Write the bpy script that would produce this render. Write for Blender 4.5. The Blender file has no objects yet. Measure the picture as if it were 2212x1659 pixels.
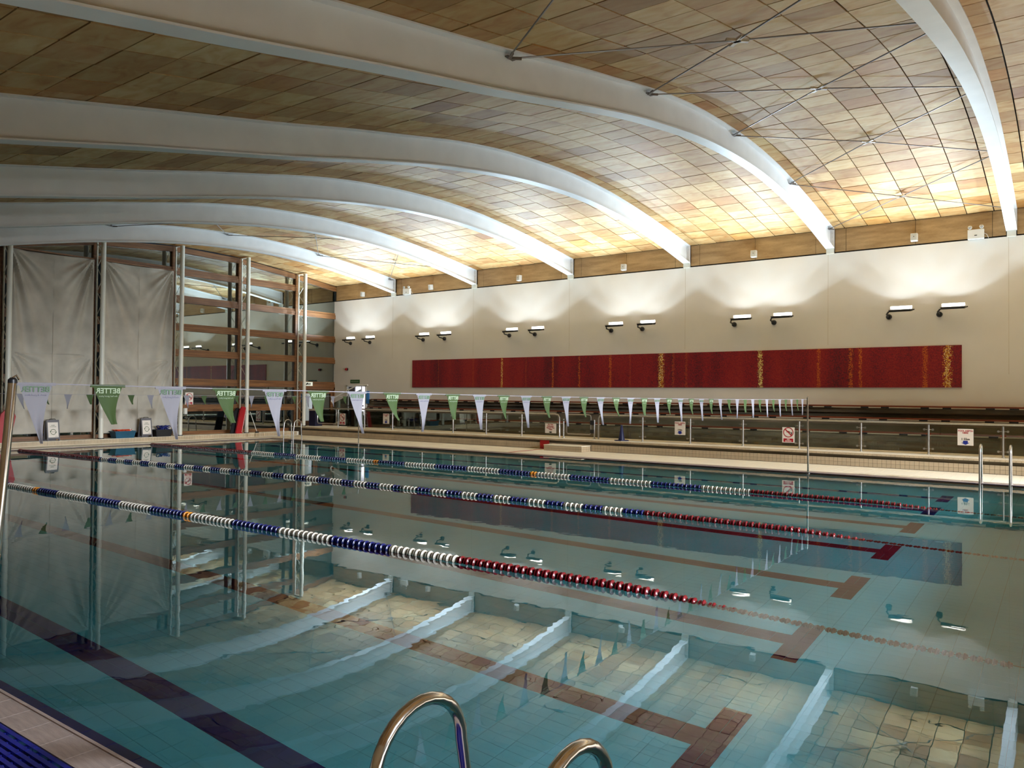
import bpy, bmesh, math, random
from mathutils import Vector, Matrix
random.seed(7)
sin, cos, pi, sqrt, atan2 = math.sin, math.cos, math.pi, math.sqrt, math.atan2
col = bpy.context.scene.collection
sc = bpy.context.scene

# ------------------------------------------------------------------ camera, world, exposure
H = 1.75
F, YAW, PITCH, ROLL = 1658.93, -.6301, .0151, .0081
fw = Vector((sin(YAW)*cos(PITCH), cos(YAW)*cos(PITCH), sin(PITCH)))
rt = Vector((cos(YAW), -sin(YAW), 0)); up = rt.cross(fw)
rt, up = rt*cos(ROLL)+up*sin(ROLL), up*cos(ROLL)-rt*sin(ROLL)
cd = bpy.data.cameras.new('camera'); cam = bpy.data.objects.new('camera', cd); col.objects.link(cam)
cam.matrix_world = Matrix(((rt.x, up.x, -fw.x, 0), (rt.y, up.y, -fw.y, 0), (rt.z, up.z, -fw.z, H), (0, 0, 0, 1)))
cd.sensor_fit = 'HORIZONTAL'; cd.sensor_width = 36; cd.lens = F/2212*36; cd.clip_end = 200; cd.clip_start = .05
sc.camera = cam
w = bpy.data.worlds.new('night'); sc.world = w; w.use_nodes = True
w.node_tree.nodes['Background'].inputs[0].default_value = (.10, .13, .17, 1)
w.node_tree.nodes['Background'].inputs[1].default_value = .05
vs = sc.view_settings; vs.view_transform = 'Standard'; vs.look = 'None'; vs.gamma = 1; vs.use_curve_mapping = False
vs.exposure = 1.75
FILL_W = 3600.0
LAMP_W = 9500.0
LAMP_C = (.66, .85, 1.0)
WSIGN = -1
PROFILE = [(0, .011), (.01, .012), (.025, .0145), (.06, .018), (.125, .023), (.3, .022), (.5, .0095), (.56, .0055), (.625, .0032), (.675, .0014), (.75, .00058), (.85, .0003), (1, .00025)]   # strength from pool side (0) over straight up (.5) to wall side (1)
# added fill spots, out of view at the right end, to lift the poolside
for fy, slope, fe in ((2.6, -.50, .9), (7.0, -.36, 1.0), (12.0, -.34, 1.0), (17.0, -.34, 1.0)):
    fl = bpy.data.lights.new('added_fill_spot', 'SPOT'); fl.energy = FILL_W*fe; fl.color = (.86, .93, 1); fl.spot_size = math.radians(52); fl.spot_blend = .9; fl.shadow_soft_size = .25
    fo = bpy.data.objects.new('added_fill_spot', fl); col.objects.link(fo); fo.location = (7.8, fy, 3.9)
    fo.rotation_euler = Vector((-1, .06, slope)).to_track_quat('-Z', 'Y').to_euler()
cy = sc.cycles
cy.max_bounces = 14; cy.diffuse_bounces = 6; cy.glossy_bounces = 6; cy.transmission_bounces = 8; cy.transparent_max_bounces = 12
cy.sample_clamp_indirect = 3; cy.blur_glossy = .5; cy.caustics_refractive = True; cy.caustics_reflective = False
cy.use_denoising = True; cy.use_adaptive_sampling = True; cy.adaptive_threshold = .025; cy.adaptive_min_samples = 24

# ------------------------------------------------------------------ main dimensions (metres, water at z = 0)
XG = -27.2            # glazed end wall
D = 23.49             # mural wall
PX0, PX1, PY0, PY1 = -25.1, -.1, 1.96, 18.55
FX = [-23.40+4.431*k for k in range(8)]      # roof beams
BOT = [(-3, 3.35), (2.09, 4.35), (3.82, 4.70), (5.41, 5.04), (7.55, 5.47), (9.66, 5.93), (11, 6.2), (12.1, 6.38), (13.2, 6.54), (14.3, 6.66), (15.7, 6.75), (17.1, 6.78), (18.5, 6.73), (19.9, 6.62), (21.6, 6.40), (23.45, 6.09)]
TOP = [(-3, 3.85), (2.09, 4.87), (3.62, 5.19), (5.24, 5.53), (7.5, 5.99), (9, 6.32), (10.2, 6.56), (11.6, 6.84), (12.6, 7.0), (13.6, 7.12), (15, 7.22), (16.4, 7.27), (18, 7.24), (19, 7.17), (20.1, 7.07), (21.5, 6.91), (22.5, 6.78), (23.6, 6.64)]
def smooth(tab, y):
    # Catmull-Rom through the table
    n = len(tab)
    k = 0
    while k < n-2 and y > tab[k+1][0]: k += 1
    x0, x1 = tab[k][0], tab[k+1][0]; p1, p2 = tab[k][1], tab[k+1][1]
    m1 = (tab[k+1][1]-tab[max(k-1, 0)][1])/(tab[k+1][0]-tab[max(k-1, 0)][0])
    m2 = (tab[min(k+2, n-1)][1]-tab[k][1])/(tab[min(k+2, n-1)][0]-tab[k][0])
    h = x1-x0; t = (y-x0)/h
    return (2*t**3-3*t*t+1)*p1+(t**3-2*t*t+t)*h*m1+(-2*t**3+3*t*t)*p2+(t**3-t*t)*h*m2
zb = lambda y: smooth(BOT, y)
zt = lambda y: smooth(TOP, y)

# ------------------------------------------------------------------ materials
MATS = {}
class NT:
    def __init__(s, name):
        s.m = bpy.data.materials.new(name); s.m.use_nodes = True; s.t = s.m.node_tree; s.n = s.t.nodes
        s.b = s.n['Principled BSDF']; s.out = s.n['Material Output']
    def add(s, typ, **kw):
        n = s.n.new(typ)
        for k, v in kw.items(): setattr(n, k, v)
        return n
    def link(s, a, b): s.t.links.new(a, b)
    def noise(s, scale, detail=3, vec=None, stretch=None, coord='Object'):
        n = s.add('ShaderNodeTexNoise'); n.inputs['Scale'].default_value = scale; n.inputs['Detail'].default_value = detail
        if vec is None:
            vec = s.add('ShaderNodeTexCoord').outputs[coord]
        if stretch:
            mp = s.add('ShaderNodeMapping'); mp.inputs['Scale'].default_value = stretch; s.link(vec, mp.inputs[0]); vec = mp.outputs[0]
        s.link(vec, n.inputs['Vector']); return n
    def ramp(s, fac, stops):
        r = s.add('ShaderNodeValToRGB'); e = r.color_ramp.elements
        while len(e) < len(stops): e.new(.5)
        for i, (p, c) in enumerate(stops): e[i].position = p; e[i].color = (*c, 1)
        s.link(fac, r.inputs[0]); return r
    def math(s, op, a, b=None, c=None):
        n = s.add('ShaderNodeMath', operation=op)
        for i, v in enumerate((a, b, c)):
            if v is None: continue
            if isinstance(v, (int, float)): n.inputs[i].default_value = v
            else: s.link(v, n.inputs[i])
        return n.outputs[0]
    def mix(s, fac, a, b, mode='MIX'):
        n = s.add('ShaderNodeMix', data_type='RGBA', blend_type=mode)
        for i, v in ((0, fac), (6, a), (7, b)):
            if isinstance(v, (int, float)): n.inputs[i].default_value = v
            elif isinstance(v, tuple): n.inputs[i].default_value = (*v, 1)
            else: s.link(v, n.inputs[i])
        return n.outputs[2]
    def bump(s, h, strength, dist=.01):
        b = s.add('ShaderNodeBump'); b.inputs['Strength'].default_value = strength; b.inputs['Distance'].default_value = dist
        s.link(h, b.inputs['Height']); s.link(b.outputs[0], s.b.inputs['Normal']); return b
def srgb(r, g, b):
    f = lambda c: (c/255/12.92 if c/255 <= .04045 else ((c/255+.055)/1.055)**2.4)
    return (f(r), f(g), f(b))
def mat(name, c, rough=.5, metal=0, var=0, vscale=8, bump=0, bscale=60, stretch=None, spec=.5):
    if name in MATS: return MATS[name]
    t = NT(name); b = t.b
    b.inputs['Base Color'].default_value = (*c, 1); b.inputs['Roughness'].default_value = rough; b.inputs['Metallic'].default_value = metal
    b.inputs['Specular IOR Level'].default_value = spec
    if var:
        n = t.noise(vscale, 4, stretch=stretch)
        r = t.ramp(n.outputs[0], [(.3, tuple(x*(1-var) for x in c)), (.7, tuple(min(1, x*(1+var*.6)) for x in c))])
        t.link(r.outputs[0], b.inputs['Base Color'])
    if bump:
        n = t.noise(bscale, 3, stretch=stretch); t.bump(n.outputs[0], bump)
    MATS[name] = t.m; return t.m
def emat(name, c, s):
    t = NT(name); t.b.inputs['Emission Color'].default_value = (*c, 1); t.b.inputs['Emission Strength'].default_value = s
    t.b.inputs['Base Color'].default_value = (*c, 1); MATS[name] = t.m; return t.m

M_white = mat('painted steel white', srgb(228, 228, 228), .45, var=.05, vscale=2)
M_cream = mat('painted steel cream', srgb(225, 222, 208), .4)
M_steel = mat('brushed stainless steel', (.58, .56, .53), .28, 1, var=.1, vscale=20)
M_chrome = mat('polished stainless steel', (.66, .62, .58), .13, 1)
M_dark = mat('black metal', (.02, .02, .022), .45)
M_rod = mat('galvanised rod', (.22, .2, .19), .4, .8)
M_nickel = mat('bright node metal', (.7, .7, .7), .3, .9)
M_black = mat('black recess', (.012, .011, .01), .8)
M_navy = mat('navy glazed tile', srgb(22, 24, 62), .22, var=.25, vscale=5)
M_navyf = mat('navy floor tile', srgb(22, 34, 128), .6, var=.3, vscale=3, spec=.0)
M_redline = mat('plum floor tile', srgb(96, 22, 56), .6, var=.3, vscale=3, spec=.0)
M_deck = mat('cream deck tile', srgb(246, 238, 218), .62, var=.10, vscale=1.5, bump=.1, bscale=90)
M_beige = mat('beige grip tile', srgb(166, 150, 144), .5, var=.2, vscale=6, bump=.3, bscale=30, stretch=(1, 8, 1))
M_riser = mat('riser tile', srgb(190, 170, 140), .5, var=.15, vscale=3)
M_grout = mat('grout', srgb(96, 84, 68), .9)
M_concrete = mat('dark concrete', srgb(122, 112, 94), .8, var=.35, vscale=2.2, bump=.3, bscale=8, stretch=(.5, 1, 2))
M_concp = mat('pale concrete nosing', srgb(205, 195, 175), .8, var=.1, vscale=3)
M_wall = mat('cream plaster', srgb(238, 235, 228), .75, var=.05, vscale=.7, bump=.05, bscale=40)
M_wall2 = mat('plain plaster', srgb(205, 192, 170), .8)
M_grey = mat('grey moulded plastic', srgb(105, 103, 108), .5)
M_plaswhite = mat('white plastic', srgb(235, 235, 230), .4)
M_blueplas = mat('teal blue plastic', srgb(20, 84, 112), .4, var=.2, vscale=6)
M_blackplas = mat('black plastic', (.012, .012, .015), .4)
M_grate = mat('blue plastic grating', srgb(20, 30, 140), .35, var=.35, vscale=10)
M_red = mat('red plastic', srgb(170, 14, 26), .4)
M_redstrip = mat('red tile strip', srgb(176, 24, 28), .5)
M_orange = mat('orange rope', srgb(225, 80, 40), .6)
M_bluerope = mat('blue rope', srgb(28, 40, 120), .6)
M_cone = mat('navy rubber cone', srgb(26, 30, 72), .5)
M_paper = mat('white sign face', srgb(236, 226, 214), .6)
M_signred = mat('red sign ink', srgb(176, 18, 40), .5)
M_ink = mat('black ink', (.02, .018, .015), .6)
M_signblue = mat('blue sign ink', srgb(20, 40, 140), .5)
M_green = mat('green sign', srgb(40, 90, 40), .5)
M_txtgreen = mat('olive green ink', srgb(80, 96, 60), .5)
M_float = {
 'white': mat('white rope float', srgb(188, 182, 170), .35), 'blue': mat('blue rope float', srgb(18, 26, 92), .3),
 'red': mat('dark red rope float', srgb(98, 8, 20), .3), 'orange': mat('orange rope float', srgb(228, 140, 20), .35),
 'black': mat('black rope float', (.015, .015, .015), .4)}
M_cord = mat('grey lilac cord', srgb(150, 146, 154), .7)
M_wire = mat('steel wire', (.1, .1, .1), .5, .5)
M_corridor = mat('white corridor tile', srgb(235, 235, 240), .4)
M_bluedoor = mat('bright blue panel', srgb(70, 150, 235), .5)

def wood(name, c1, c2, sc_=(1, 1, 1), rough=.45):
    t = NT(name); n = t.noise(3, 6, stretch=sc_); n2 = t.noise(30, 2, stretch=sc_)
    f = t.math('ADD', t.math('MULTIPLY', n.outputs[0], .75), t.math('MULTIPLY', n2.outputs[0], .25))
    r = t.ramp(f, [(.35, c1), (.65, c2)]); t.link(r.outputs[0], t.b.inputs['Base Color']); t.b.inputs['Roughness'].default_value = rough
    MATS[name] = t.m; return t.m
M_timber = wood('larch frame timber', srgb(98, 62, 34), srgb(144, 98, 56), (1, .25, 8))
M_bench = wood('red brown bench timber', srgb(104, 42, 22), srgb(146, 70, 40), (.3, 6, 6))
M_ply = wood('varnished ply band', srgb(152, 120, 78), srgb(186, 154, 108), (.5, 1, 3), .5)

def ceiling_mat():
    t = NT('stained ply ceiling panel')
    g = t.add('ShaderNodeNewGeometry').outputs['Position']
    sp = t.add('ShaderNodeSeparateXYZ'); t.link(g, sp.inputs[0])
    bay = t.math('DIVIDE', t.math('ADD', sp.outputs[0], 23.4), 4.431)
    ix = t.math('FLOOR', t.math('DIVIDE', t.math('SUBTRACT', t.math('MULTIPLY', t.math('FRACT', bay), 4.431), .385), .61))
    iy = t.math('FLOOR', t.math('DIVIDE', t.math('SUBTRACT', D, sp.outputs[1]), .61))
    cm = t.add('ShaderNodeCombineXYZ'); t.link(ix, cm.inputs[0]); t.link(iy, cm.inputs[1]); t.link(t.math('FLOOR', bay), cm.inputs[2])
    wn = t.add('ShaderNodeTexWhiteNoise', noise_dimensions='3D'); t.link(cm.outputs[0], wn.inputs[0])
    ws = t.add('ShaderNodeSeparateColor'); t.link(wn.outputs['Color'], ws.inputs[0])
    # grain with a random shift per panel
    vm = t.add('ShaderNodeVectorMath', operation='MULTIPLY_ADD'); t.link(wn.outputs['Color'], vm.inputs[0]); vm.inputs[1].default_value = (30, 30, 30); t.link(g, vm.inputs[2])
    gr = t.noise(2.6, 5, vec=vm.outputs[0], stretch=(1, 1.9, 1)); gr.inputs['Distortion'].default_value = .8
    base = t.ramp(ws.outputs[0], [(0, srgb(170, 142, 104)), (.16, srgb(188, 162, 124)), (.5, srgb(206, 184, 148)), (.82, srgb(220, 204, 172)), (1, srgb(198, 170, 136))])
    st = t.ramp(gr.outputs[0], [(.26, srgb(216, 166, 100)), (.44, srgb(238, 208, 158)), (.66, srgb(250, 236, 204))])
    c = t.mix(.9, base.outputs[0], st.outputs[0], 'MULTIPLY')
    big = t.noise(.22, 2, vec=g)
    rb = t.ramp(big.outputs[0], [(.42, (.88, .80, .70)), (.62, (1, 1, 1))])
    c = t.mix(.8, c, rb.outputs[0], 'MULTIPLY')
    rust = t.ramp(ws.outputs[1], [(.86, (1, 1, 1)), (.95, (.86, .68, .44))]); c = t.mix(1, c, rust.outputs[0], 'MULTIPLY')
    t.link(c, t.b.inputs['Base Color']); t.b.inputs['Roughness'].default_value = .6
    return t.m
M_ceil = ceiling_mat()

def glass_mat(name, refl, tint, trans):
    t = NT(name); t.n.remove(t.b)
    fr = t.add('ShaderNodeLayerWeight'); fr.inputs[0].default_value = .35
    f = t.math('MINIMUM', t.math('ADD', fr.outputs['Fresnel'], refl), .95)
    gl = t.add('ShaderNodeBsdfGlossy'); gl.inputs['Roughness'].default_value = .0; gl.inputs['Color'].default_value = (*tint, 1)
    tr = t.add('ShaderNodeBsdfTransparent'); tr.inputs['Color'].default_value = (*trans, 1)
    mx = t.add('ShaderNodeMixShader'); t.link(f, mx.inputs[0]); t.link(tr.outputs[0], mx.inputs[1]); t.link(gl.outputs[0], mx.inputs[2])
    t.link(mx.outputs[0], t.out.inputs[0]); MATS[name] = t.m; return t.m
M_pane = glass_mat('coated window glass', .30, (.86, .92, .88), (.55, .6, .58))
M_clear = glass_mat('clear balustrade glass', .01, (.9, .95, .92), (.84, .88, .85))

def water_mat():
    t = NT('pool water'); t.n.remove(t.b)
    co = t.add('ShaderNodeNewGeometry').outputs['Position']
    n1 = t.noise(4.2, 1, vec=co, stretch=(1, 1.3, 1)); n2 = t.noise(13, 1, vec=co)
    h = t.math('ADD', t.math('MULTIPLY', n1.outputs[0], 1.0), t.math('MULTIPLY', n2.outputs[0], .12))
    b = t.add('ShaderNodeBump'); b.inputs['Strength'].default_value = 1; b.inputs['Distance'].default_value = .00032; t.link(h, b.inputs['Height'])
    fr = t.add('ShaderNodeFresnel'); fr.inputs['IOR'].default_value = 1.40; t.link(b.outputs[0], fr.inputs['Normal'])
    gl = t.add('ShaderNodeBsdfGlossy'); gl.inputs['Roughness'].default_value = 0; gl.inputs['Color'].default_value = (1, 1, 1, 1); t.link(b.outputs[0], gl.inputs['Normal'])
    rf = t.add('ShaderNodeBsdfRefraction'); rf.inputs['IOR'].default_value = 1.333; rf.inputs['Roughness'].default_value = 0; rf.inputs['Color'].default_value = (.66, .96, 1, 1)
    t.link(b.outputs[0], rf.inputs['Normal'])
    mx = t.add('ShaderNodeMixShader'); t.link(fr.outputs[0], mx.inputs[0]); t.link(rf.outputs[0], mx.inputs[1]); t.link(gl.outputs[0], mx.inputs[2])
    t.link(mx.outputs[0], t.out.inputs[0]); return t.m
M_water = water_mat()
M_pool = mat('pale aqua pool tile', srgb(142, 226, 246), .6, var=.1, vscale=.8, spec=.0)
M_poolgrout = mat('pool grout', srgb(60, 104, 106), .8)

def cloth_mat():
    t = NT('off white dust sheet'); n = t.noise(300, 2); t.bump(n.outputs[0], .1)
    t.b.inputs['Base Color'].default_value = (*srgb(190, 182, 168), 1); t.b.inputs['Roughness'].default_value = .9
    n2 = t.noise(1.2, 4); r = t.ramp(n2.outputs[0], [(.3, srgb(172, 164, 150)), (.7, srgb(204, 196, 182))]); t.link(r.outputs[0], t.b.inputs['Base Color']); return t.m
M_cloth = cloth_mat()
def flagmat(name, c):
    t = NT(name); t.b.inputs['Base Color'].default_value = (*c, 1); t.b.inputs['Roughness'].default_value = .7
    tl = t.add('ShaderNodeBsdfTranslucent'); tl.inputs[0].default_value = (*c, 1)
    mx = t.add('ShaderNodeMixShader'); mx.inputs[0].default_value = .35; t.link(t.b.outputs[0], mx.inputs[1]); t.link(tl.outputs[0], mx.inputs[2]); t.link(mx.outputs[0], t.out.inputs[0]); return t.m
M_flagg = flagmat('green pennant cloth', srgb(76, 98, 52)); M_flagw = flagmat('lilac white pennant cloth', srgb(160, 157, 166))
M_flagtxtw = mat('pale print', srgb(160, 176, 146), .7); M_flagtxtg = mat('green print', srgb(96, 120, 96), .7); M_flagtxtl = mat('faint grey print', srgb(150, 148, 168), .7)

def mural_mat():
    t = NT('red mosaic mural')
    tc = t.add('ShaderNodeTexCoord').outputs['Object']; sp = t.add('ShaderNodeSeparateXYZ'); t.link(tc, sp.inputs[0]); x = sp.outputs[0]; z = sp.outputs[2]
    # little tesserae
    cm = t.add('ShaderNodeCombineXYZ')
    t.link(t.math('FLOOR', t.math('DIVIDE', x, .022)), cm.inputs[0]); t.link(t.math('FLOOR', t.math('DIVIDE', z, .022)), cm.inputs[1])
    wn = t.add('ShaderNodeTexWhiteNoise', noise_dimensions='2D'); t.link(cm.outputs[0], wn.inputs[0])
    n = t.noise(1.3, 3, vec=tc, stretch=(1, 1, .12)); n3 = t.noise(26, 2, vec=tc)
    f = t.math('ADD', t.math('ADD', t.math('MULTIPLY', wn.outputs[0], .26), t.math('MULTIPLY', n.outputs[0], .8)), t.math('MULTIPLY', n3.outputs[0], .45))
    base = t.ramp(f, [(.50, srgb(84, 20, 36)), (.66, srgb(128, 20, 34)), (.80, srgb(150, 22, 32)), (.92, srgb(160, 40, 34))])
    c = base.outputs[0]
    px = [(948, .03, 0), (1023, .03, 0), (1085, .05, 2), (1137, .03, 0), (1195, .04, 1), (1252, .04, 1), (1319, .05, 1.6), (1362, .03, 0), (1429, .10, 2), (1455, .05, .8), (1483, .05, .9), (1643, .07, 3), (1769, .05, 1.2), (1838, .06, 1.8), (1859, .05, 1.9), (1999, .06, 1.3), (2047, .10, 2)]
    out = None
    for p, wd, s in px:
        k = (p-1106)/F; d = fw*1+rt*k; X = d.x/d.y*D       # where that stripe stands on the wall
        jit = t.math('MULTIPLY', t.math('SUBTRACT', wn.outputs[0], .5), wd*1.6)
        wd *= .62; dist = t.math('ABSOLUTE', t.math('ADD', t.math('SUBTRACT', x, X), jit))
        a = t.math('SUBTRACT', 1, t.math('MINIMUM', t.math('DIVIDE', dist, wd*1.15), 1))
        a = t.math('MULTIPLY', a, [.4, .6, 1][min(2, int(s))])
        cc = [srgb(190, 80, 30), srgb(214, 110, 30), srgb(226, 160, 40), srgb(240, 214, 120)][min(3, int(s))]
        c = t.mix(t.math('MINIMUM', t.math('MULTIPLY', a, 1.8), 1), c, cc)
        if s >= 2:
            a2 = t.math('GREATER_THAN', a, .72); c = t.mix(t.math('MULTIPLY', a2, .7), c, srgb(240, 226, 170))
    t.link(c, t.b.inputs['Base Color']); t.b.inputs['Roughness'].default_value = .55; return t.m
M_mural = mural_mat()

# ------------------------------------------------------------------ geometry helpers
class MB:
    def __init__(s): s.v = []; s.f = []
    def quad(s, *p): n = len(s.v); s.v += [tuple(q) for q in p]; s.f.append(tuple(range(n, n+len(p)))); return s
    def box(s, x0, x1, y0, y1, z0, z1, bottom=True):
        n = len(s.v); s.v += [(x, y, z) for z in (z0, z1) for y in (y0, y1) for x in (x0, x1)]
        fs = [(0, 1, 5, 4), (1, 3, 7, 5), (3, 2, 6, 7), (2, 0, 4, 6), (4, 5, 7, 6)]
        if bottom: fs.append((0, 2, 3, 1))
        s.f += [tuple(n+i for i in f) for f in fs]; return s
    def cbox(s, c, d, rot=None):
        n = len(s.v); m = rot or Matrix.Identity(3)
        for z in (-.5, .5):
            for y in (-.5, .5):
                for x in (-.5, .5): s.v.append(tuple(Vector(c)+m@Vector((x*d[0], y*d[1], z*d[2]))))
        s.f += [tuple(n+i for i in f) for f in [(0, 1, 5, 4), (1, 3, 7, 5), (3, 2, 6, 7), (2, 0, 4, 6), (4, 5, 7, 6), (0, 2, 3, 1)]]; return s
    def tube(s, pts, r, n=10, cap=True):
        P = [Vector(p) for p in pts]; base = len(s.v); rr = r if isinstance(r, (list, tuple)) else [r]*len(P)
        t0 = (P[1]-P[0]).normalized(); a = Vector((0, 0, 1)) if abs(t0.z) < .9 else Vector((1, 0, 0)); u = t0.cross(a).normalized()
        for i, p in enumerate(P):
            t = ((P[min(i+1, len(P)-1)]-P[max(i-1, 0)])).normalized(); u = (u-t*u.dot(t)).normalized(); v = t.cross(u)
            for k in range(n): an = 2*pi*k/n; s.v.append(tuple(p+(u*cos(an)+v*sin(an))*rr[i]))
        for i in range(len(P)-1):
            for k in range(n): a0 = base+i*n+k; a1 = base+i*n+(k+1) % n; s.f.append((a0, a1, a1+n, a0+n))
        if cap: s.f.append(tuple(base+k for k in reversed(range(n)))); s.f.append(tuple(base+(len(P)-1)*n+k for k in range(n)))
        return s
    def lathe(s, prof, n=16, c=(0, 0, 0), axis='z'):
        base = len(s.v)
        for (r, h) in prof:
            for k in range(n):
                a = 2*pi*k/n; p = (r*cos(a), r*sin(a), h) if axis == 'z' else ((h, r*cos(a), r*sin(a)) if axis == 'x' else (r*cos(a), h, r*sin(a)))
                s.v.append((c[0]+p[0], c[1]+p[1], c[2]+p[2]))
        for i in range(len(prof)-1):
            for k in range(n): a0 = base+i*n+k; a1 = base+i*n+(k+1) % n; s.f.append((a0, a1, a1+n, a0+n))
        s.f.append(tuple(base+k for k in range(n))); s.f.append(tuple(base+(len(prof)-1)*n+k for k in range(n))); return s
    def prism(s, poly, axis, a, b):
        base = len(s.v); n = len(poly)
        for t in (a, b):
            for p in poly: s.v.append({'x': (t, p[0], p[1]), 'y': (p[0], t, p[1]), 'z': (p[0], p[1], t)}[axis])
        s.f.append(tuple(base+i for i in range(n))); s.f.append(tuple(base+n+i for i in reversed(range(n))))
        for i in range(n): j = (i+1) % n; s.f.append((base+i, base+j, base+n+j, base+n+i))
        return s
    def mesh(s, name, m, smooth_=False, bevel=0):
        me = bpy.data.meshes.new(name); me.from_pydata(s.v, [], s.f); me.materials.append(m)
        bm = bmesh.new(); bm.from_mesh(me)
        if bevel:
            bmesh.ops.bevel(bm, geom=[e for e in bm.edges], offset=bevel, segments=2, affect='EDGES', profile=.7)
        bmesh.ops.recalc_face_normals(bm, faces=bm.faces); bm.to_mesh(me); bm.free()
        if smooth_:
            for p in me.polygons: p.use_smooth = True
            try: me.set_sharp_from_angle(angle=math.radians(40))
            except Exception: pass
        return me
def put(name, me, parent=None, loc=(0, 0, 0), rot=None):
    o = bpy.data.objects.new(name, me); col.objects.link(o); o.location = loc
    if rot: o.rotation_euler = rot
    if parent: o.parent = parent
    return o
def mk(name, mb, m, parent=None, smooth_=False, bevel=0, loc=(0, 0, 0), rot=None):
    return put(name, mb.mesh(name, m, smooth_, bevel), parent, loc, rot)
def empty(name, loc=(0, 0, 0), rz=0):
    o = bpy.data.objects.new(name, None); col.objects.link(o); o.location = loc; o.rotation_euler = (0, 0, rz); o.empty_display_size = .1; return o
def tag(o, label, cat, group=None, kind=None):
    o['label'] = label; o['category'] = cat
    if group: o['group'] = group
    if kind: o['kind'] = kind
    return o
def struct(o, label=None):
    o['kind'] = 'structure'
    if label: o['label'] = label
    return o
def copy_tree(o, parent=None):
    c = o.copy(); col.objects.link(c)
    if parent: c.parent = parent
    for ch in list(o.children): copy_tree(ch, c)
    return c
TXT = {}
def text_mesh(body, size, m, depth=.0008, align='CENTER', bold=0):
    key = (body, size, m.name)
    if key in TXT: return TXT[key]
    cu = bpy.data.curves.new('lettering', 'FONT'); cu.body = body; cu.size = size; cu.extrude = depth; cu.align_x = align; cu.align_y = 'CENTER'; cu.resolution_u = 2; cu.offset = bold; cu.space_line = .9
    ob = bpy.data.objects.new('tmp', cu); col.objects.link(ob); bpy.context.view_layer.update()
    me = bpy.data.meshes.new_from_object(ob.evaluated_get(bpy.context.evaluated_depsgraph_get())); bpy.data.objects.remove(ob); bpy.data.curves.remove(cu)
    me.name = 'lettering'; me.materials.clear(); me.materials.append(m); TXT[key] = me; return me
def proj(P):
    d = Vector(P)-Vector((0, 0, H)); z = d.dot(fw)
    if z < .1: return (-9999, -9999, .1)
    return (1106+F*d.dot(rt)/z, 829.5-F*d.dot(up)/z, z)
def tiles(parent, name, cells, hx, hy, z0, z1, m, n_single, orient='z', sort=True):
    """cells: centres (x,y) on a horizontal plane, or (x,z) on a vertical one facing -y (orient 'y', z0=y front, z1=y back).
    The n_single that show largest become parts of their own, the rest one joined part."""
    def c3(c): return (c[0], c[1], z1) if orient == 'z' else (c[0], z0, c[1])
    sc_ = []
    for c in cells:
        q = proj(c3(c)); vis = -20 < q[0] < 2232 and -20 < q[1] < 1679
        sc_.append((0 if vis else 1, q[2], c))
    sc_.sort(key=lambda t: (t[0], t[1]))
    one = MB()
    if orient == 'z': one.box(-hx, hx, -hy, hy, z0-z1, 0, False)
    else: one.box(-hx, hx, 0, z1-z0, -hy, hy)
    me = one.mesh(name, m)
    for t in sc_[:n_single]: put(name, me, parent, c3(t[2]))
    rest = MB()
    for t in sc_[n_single:]:
        c = t[2]
        if orient == 'z': rest.box(c[0]-hx, c[0]+hx, c[1]-hy, c[1]+hy, z0, z1, False)
        else: rest.box(c[0]-hx, c[0]+hx, z0, z1, c[1]-hy, c[1]+hy, False)
    if rest.v:
        o = mk(name+'_field', rest, m, parent); o['kind'] = 'stuff'
def grid(a, b, s): n = int(round((b-a)/s)); return [a+s*(i+.5) for i in range(n)]

# ------------------------------------------------------------------ floor: pool basin
basin = struct(mk('pool_basin', MB().box(PX0-.3, PX1+.3, PY0-.3, PY1+.3, -1.7, -1.512), M_poolgrout), 'tiled swimming pool basin under the clear water')
NAVY = (0, 6, 7)
LINES = [3.2, 5.12, 7.2, 9.22, 11.25, 13.3, 15.25, 17.05]
XL, XR = -23.1, -2.0
def lined(x, y):
    for k, l in enumerate(LINES):
        if abs(y-l) < .125 and XL < x < XR: return k+1
        if (abs(x-XR) < .11 or abs(x-XL) < .11) and abs(y-l) < .52: return k+1
    return 0
navy_c, plum_c, aqua_c = [], [], []
ys = grid(PY0, PY1+.04, .125)
for k, l in enumerate(LINES):
    dst = navy_c if k in NAVY else plum_c
    for s in (-.0625, .0625):
        for x in grid(XL+.105, XR-.105, .25): dst.append((x, l+s))
for x in grid(PX0, PX1, .25):
    for y in ys:
        if any(abs(y-l) < .185 for l in LINES) and XL < x < XR: continue
        aqua_c.append((x, y))
tiles(basin, 'floor_tile', aqua_c, .1235, .061, -1.52, -1.5, M_pool, 150)
# infill strips beside the lane lines keep the aqua field whole
inf = MB()
for l in LINES: inf.box(XL, XR, l-.27, l+.27, -1.52, -1.502, False)
mk('tile_border', inf, M_pool, basin)
tiles(basin, 'lane_tile', navy_c, .1235, .061, -1.52, -1.497, M_navyf, 150)
tiles(basin, 'plum_tile', plum_c, .1235, .061, -1.52, -1.497, M_redline, 0)
for k, l in enumerate(LINES):
    for xx in (XL, XR):
        b = MB()
        for i in range(2):
            for j in range(8): b.box(xx-.104+i*.105, xx-.104+i*.105+.102, l-.5+j*.125, l-.5+j*.125+.122, -1.52, -1.494, False)
        mk('turning_mark', b, M_navyf if k in NAVY else M_redline, basin)
pw = MB()
pw.box(PX0-.3, PX0, PY0-.3, PY1+.3, -1.7, -.01); pw.box(PX1, PX1+.3, PY0-.3, PY1+.3, -1.7, -.01)
pw.box(PX0, PX1, PY0-.3, PY0, -1.7, -.01); pw.box(PX0, PX1, PY1, PY1+.3, -1.7, -.01)
mk('basin_wall', pw, M_pool, basin)
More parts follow.
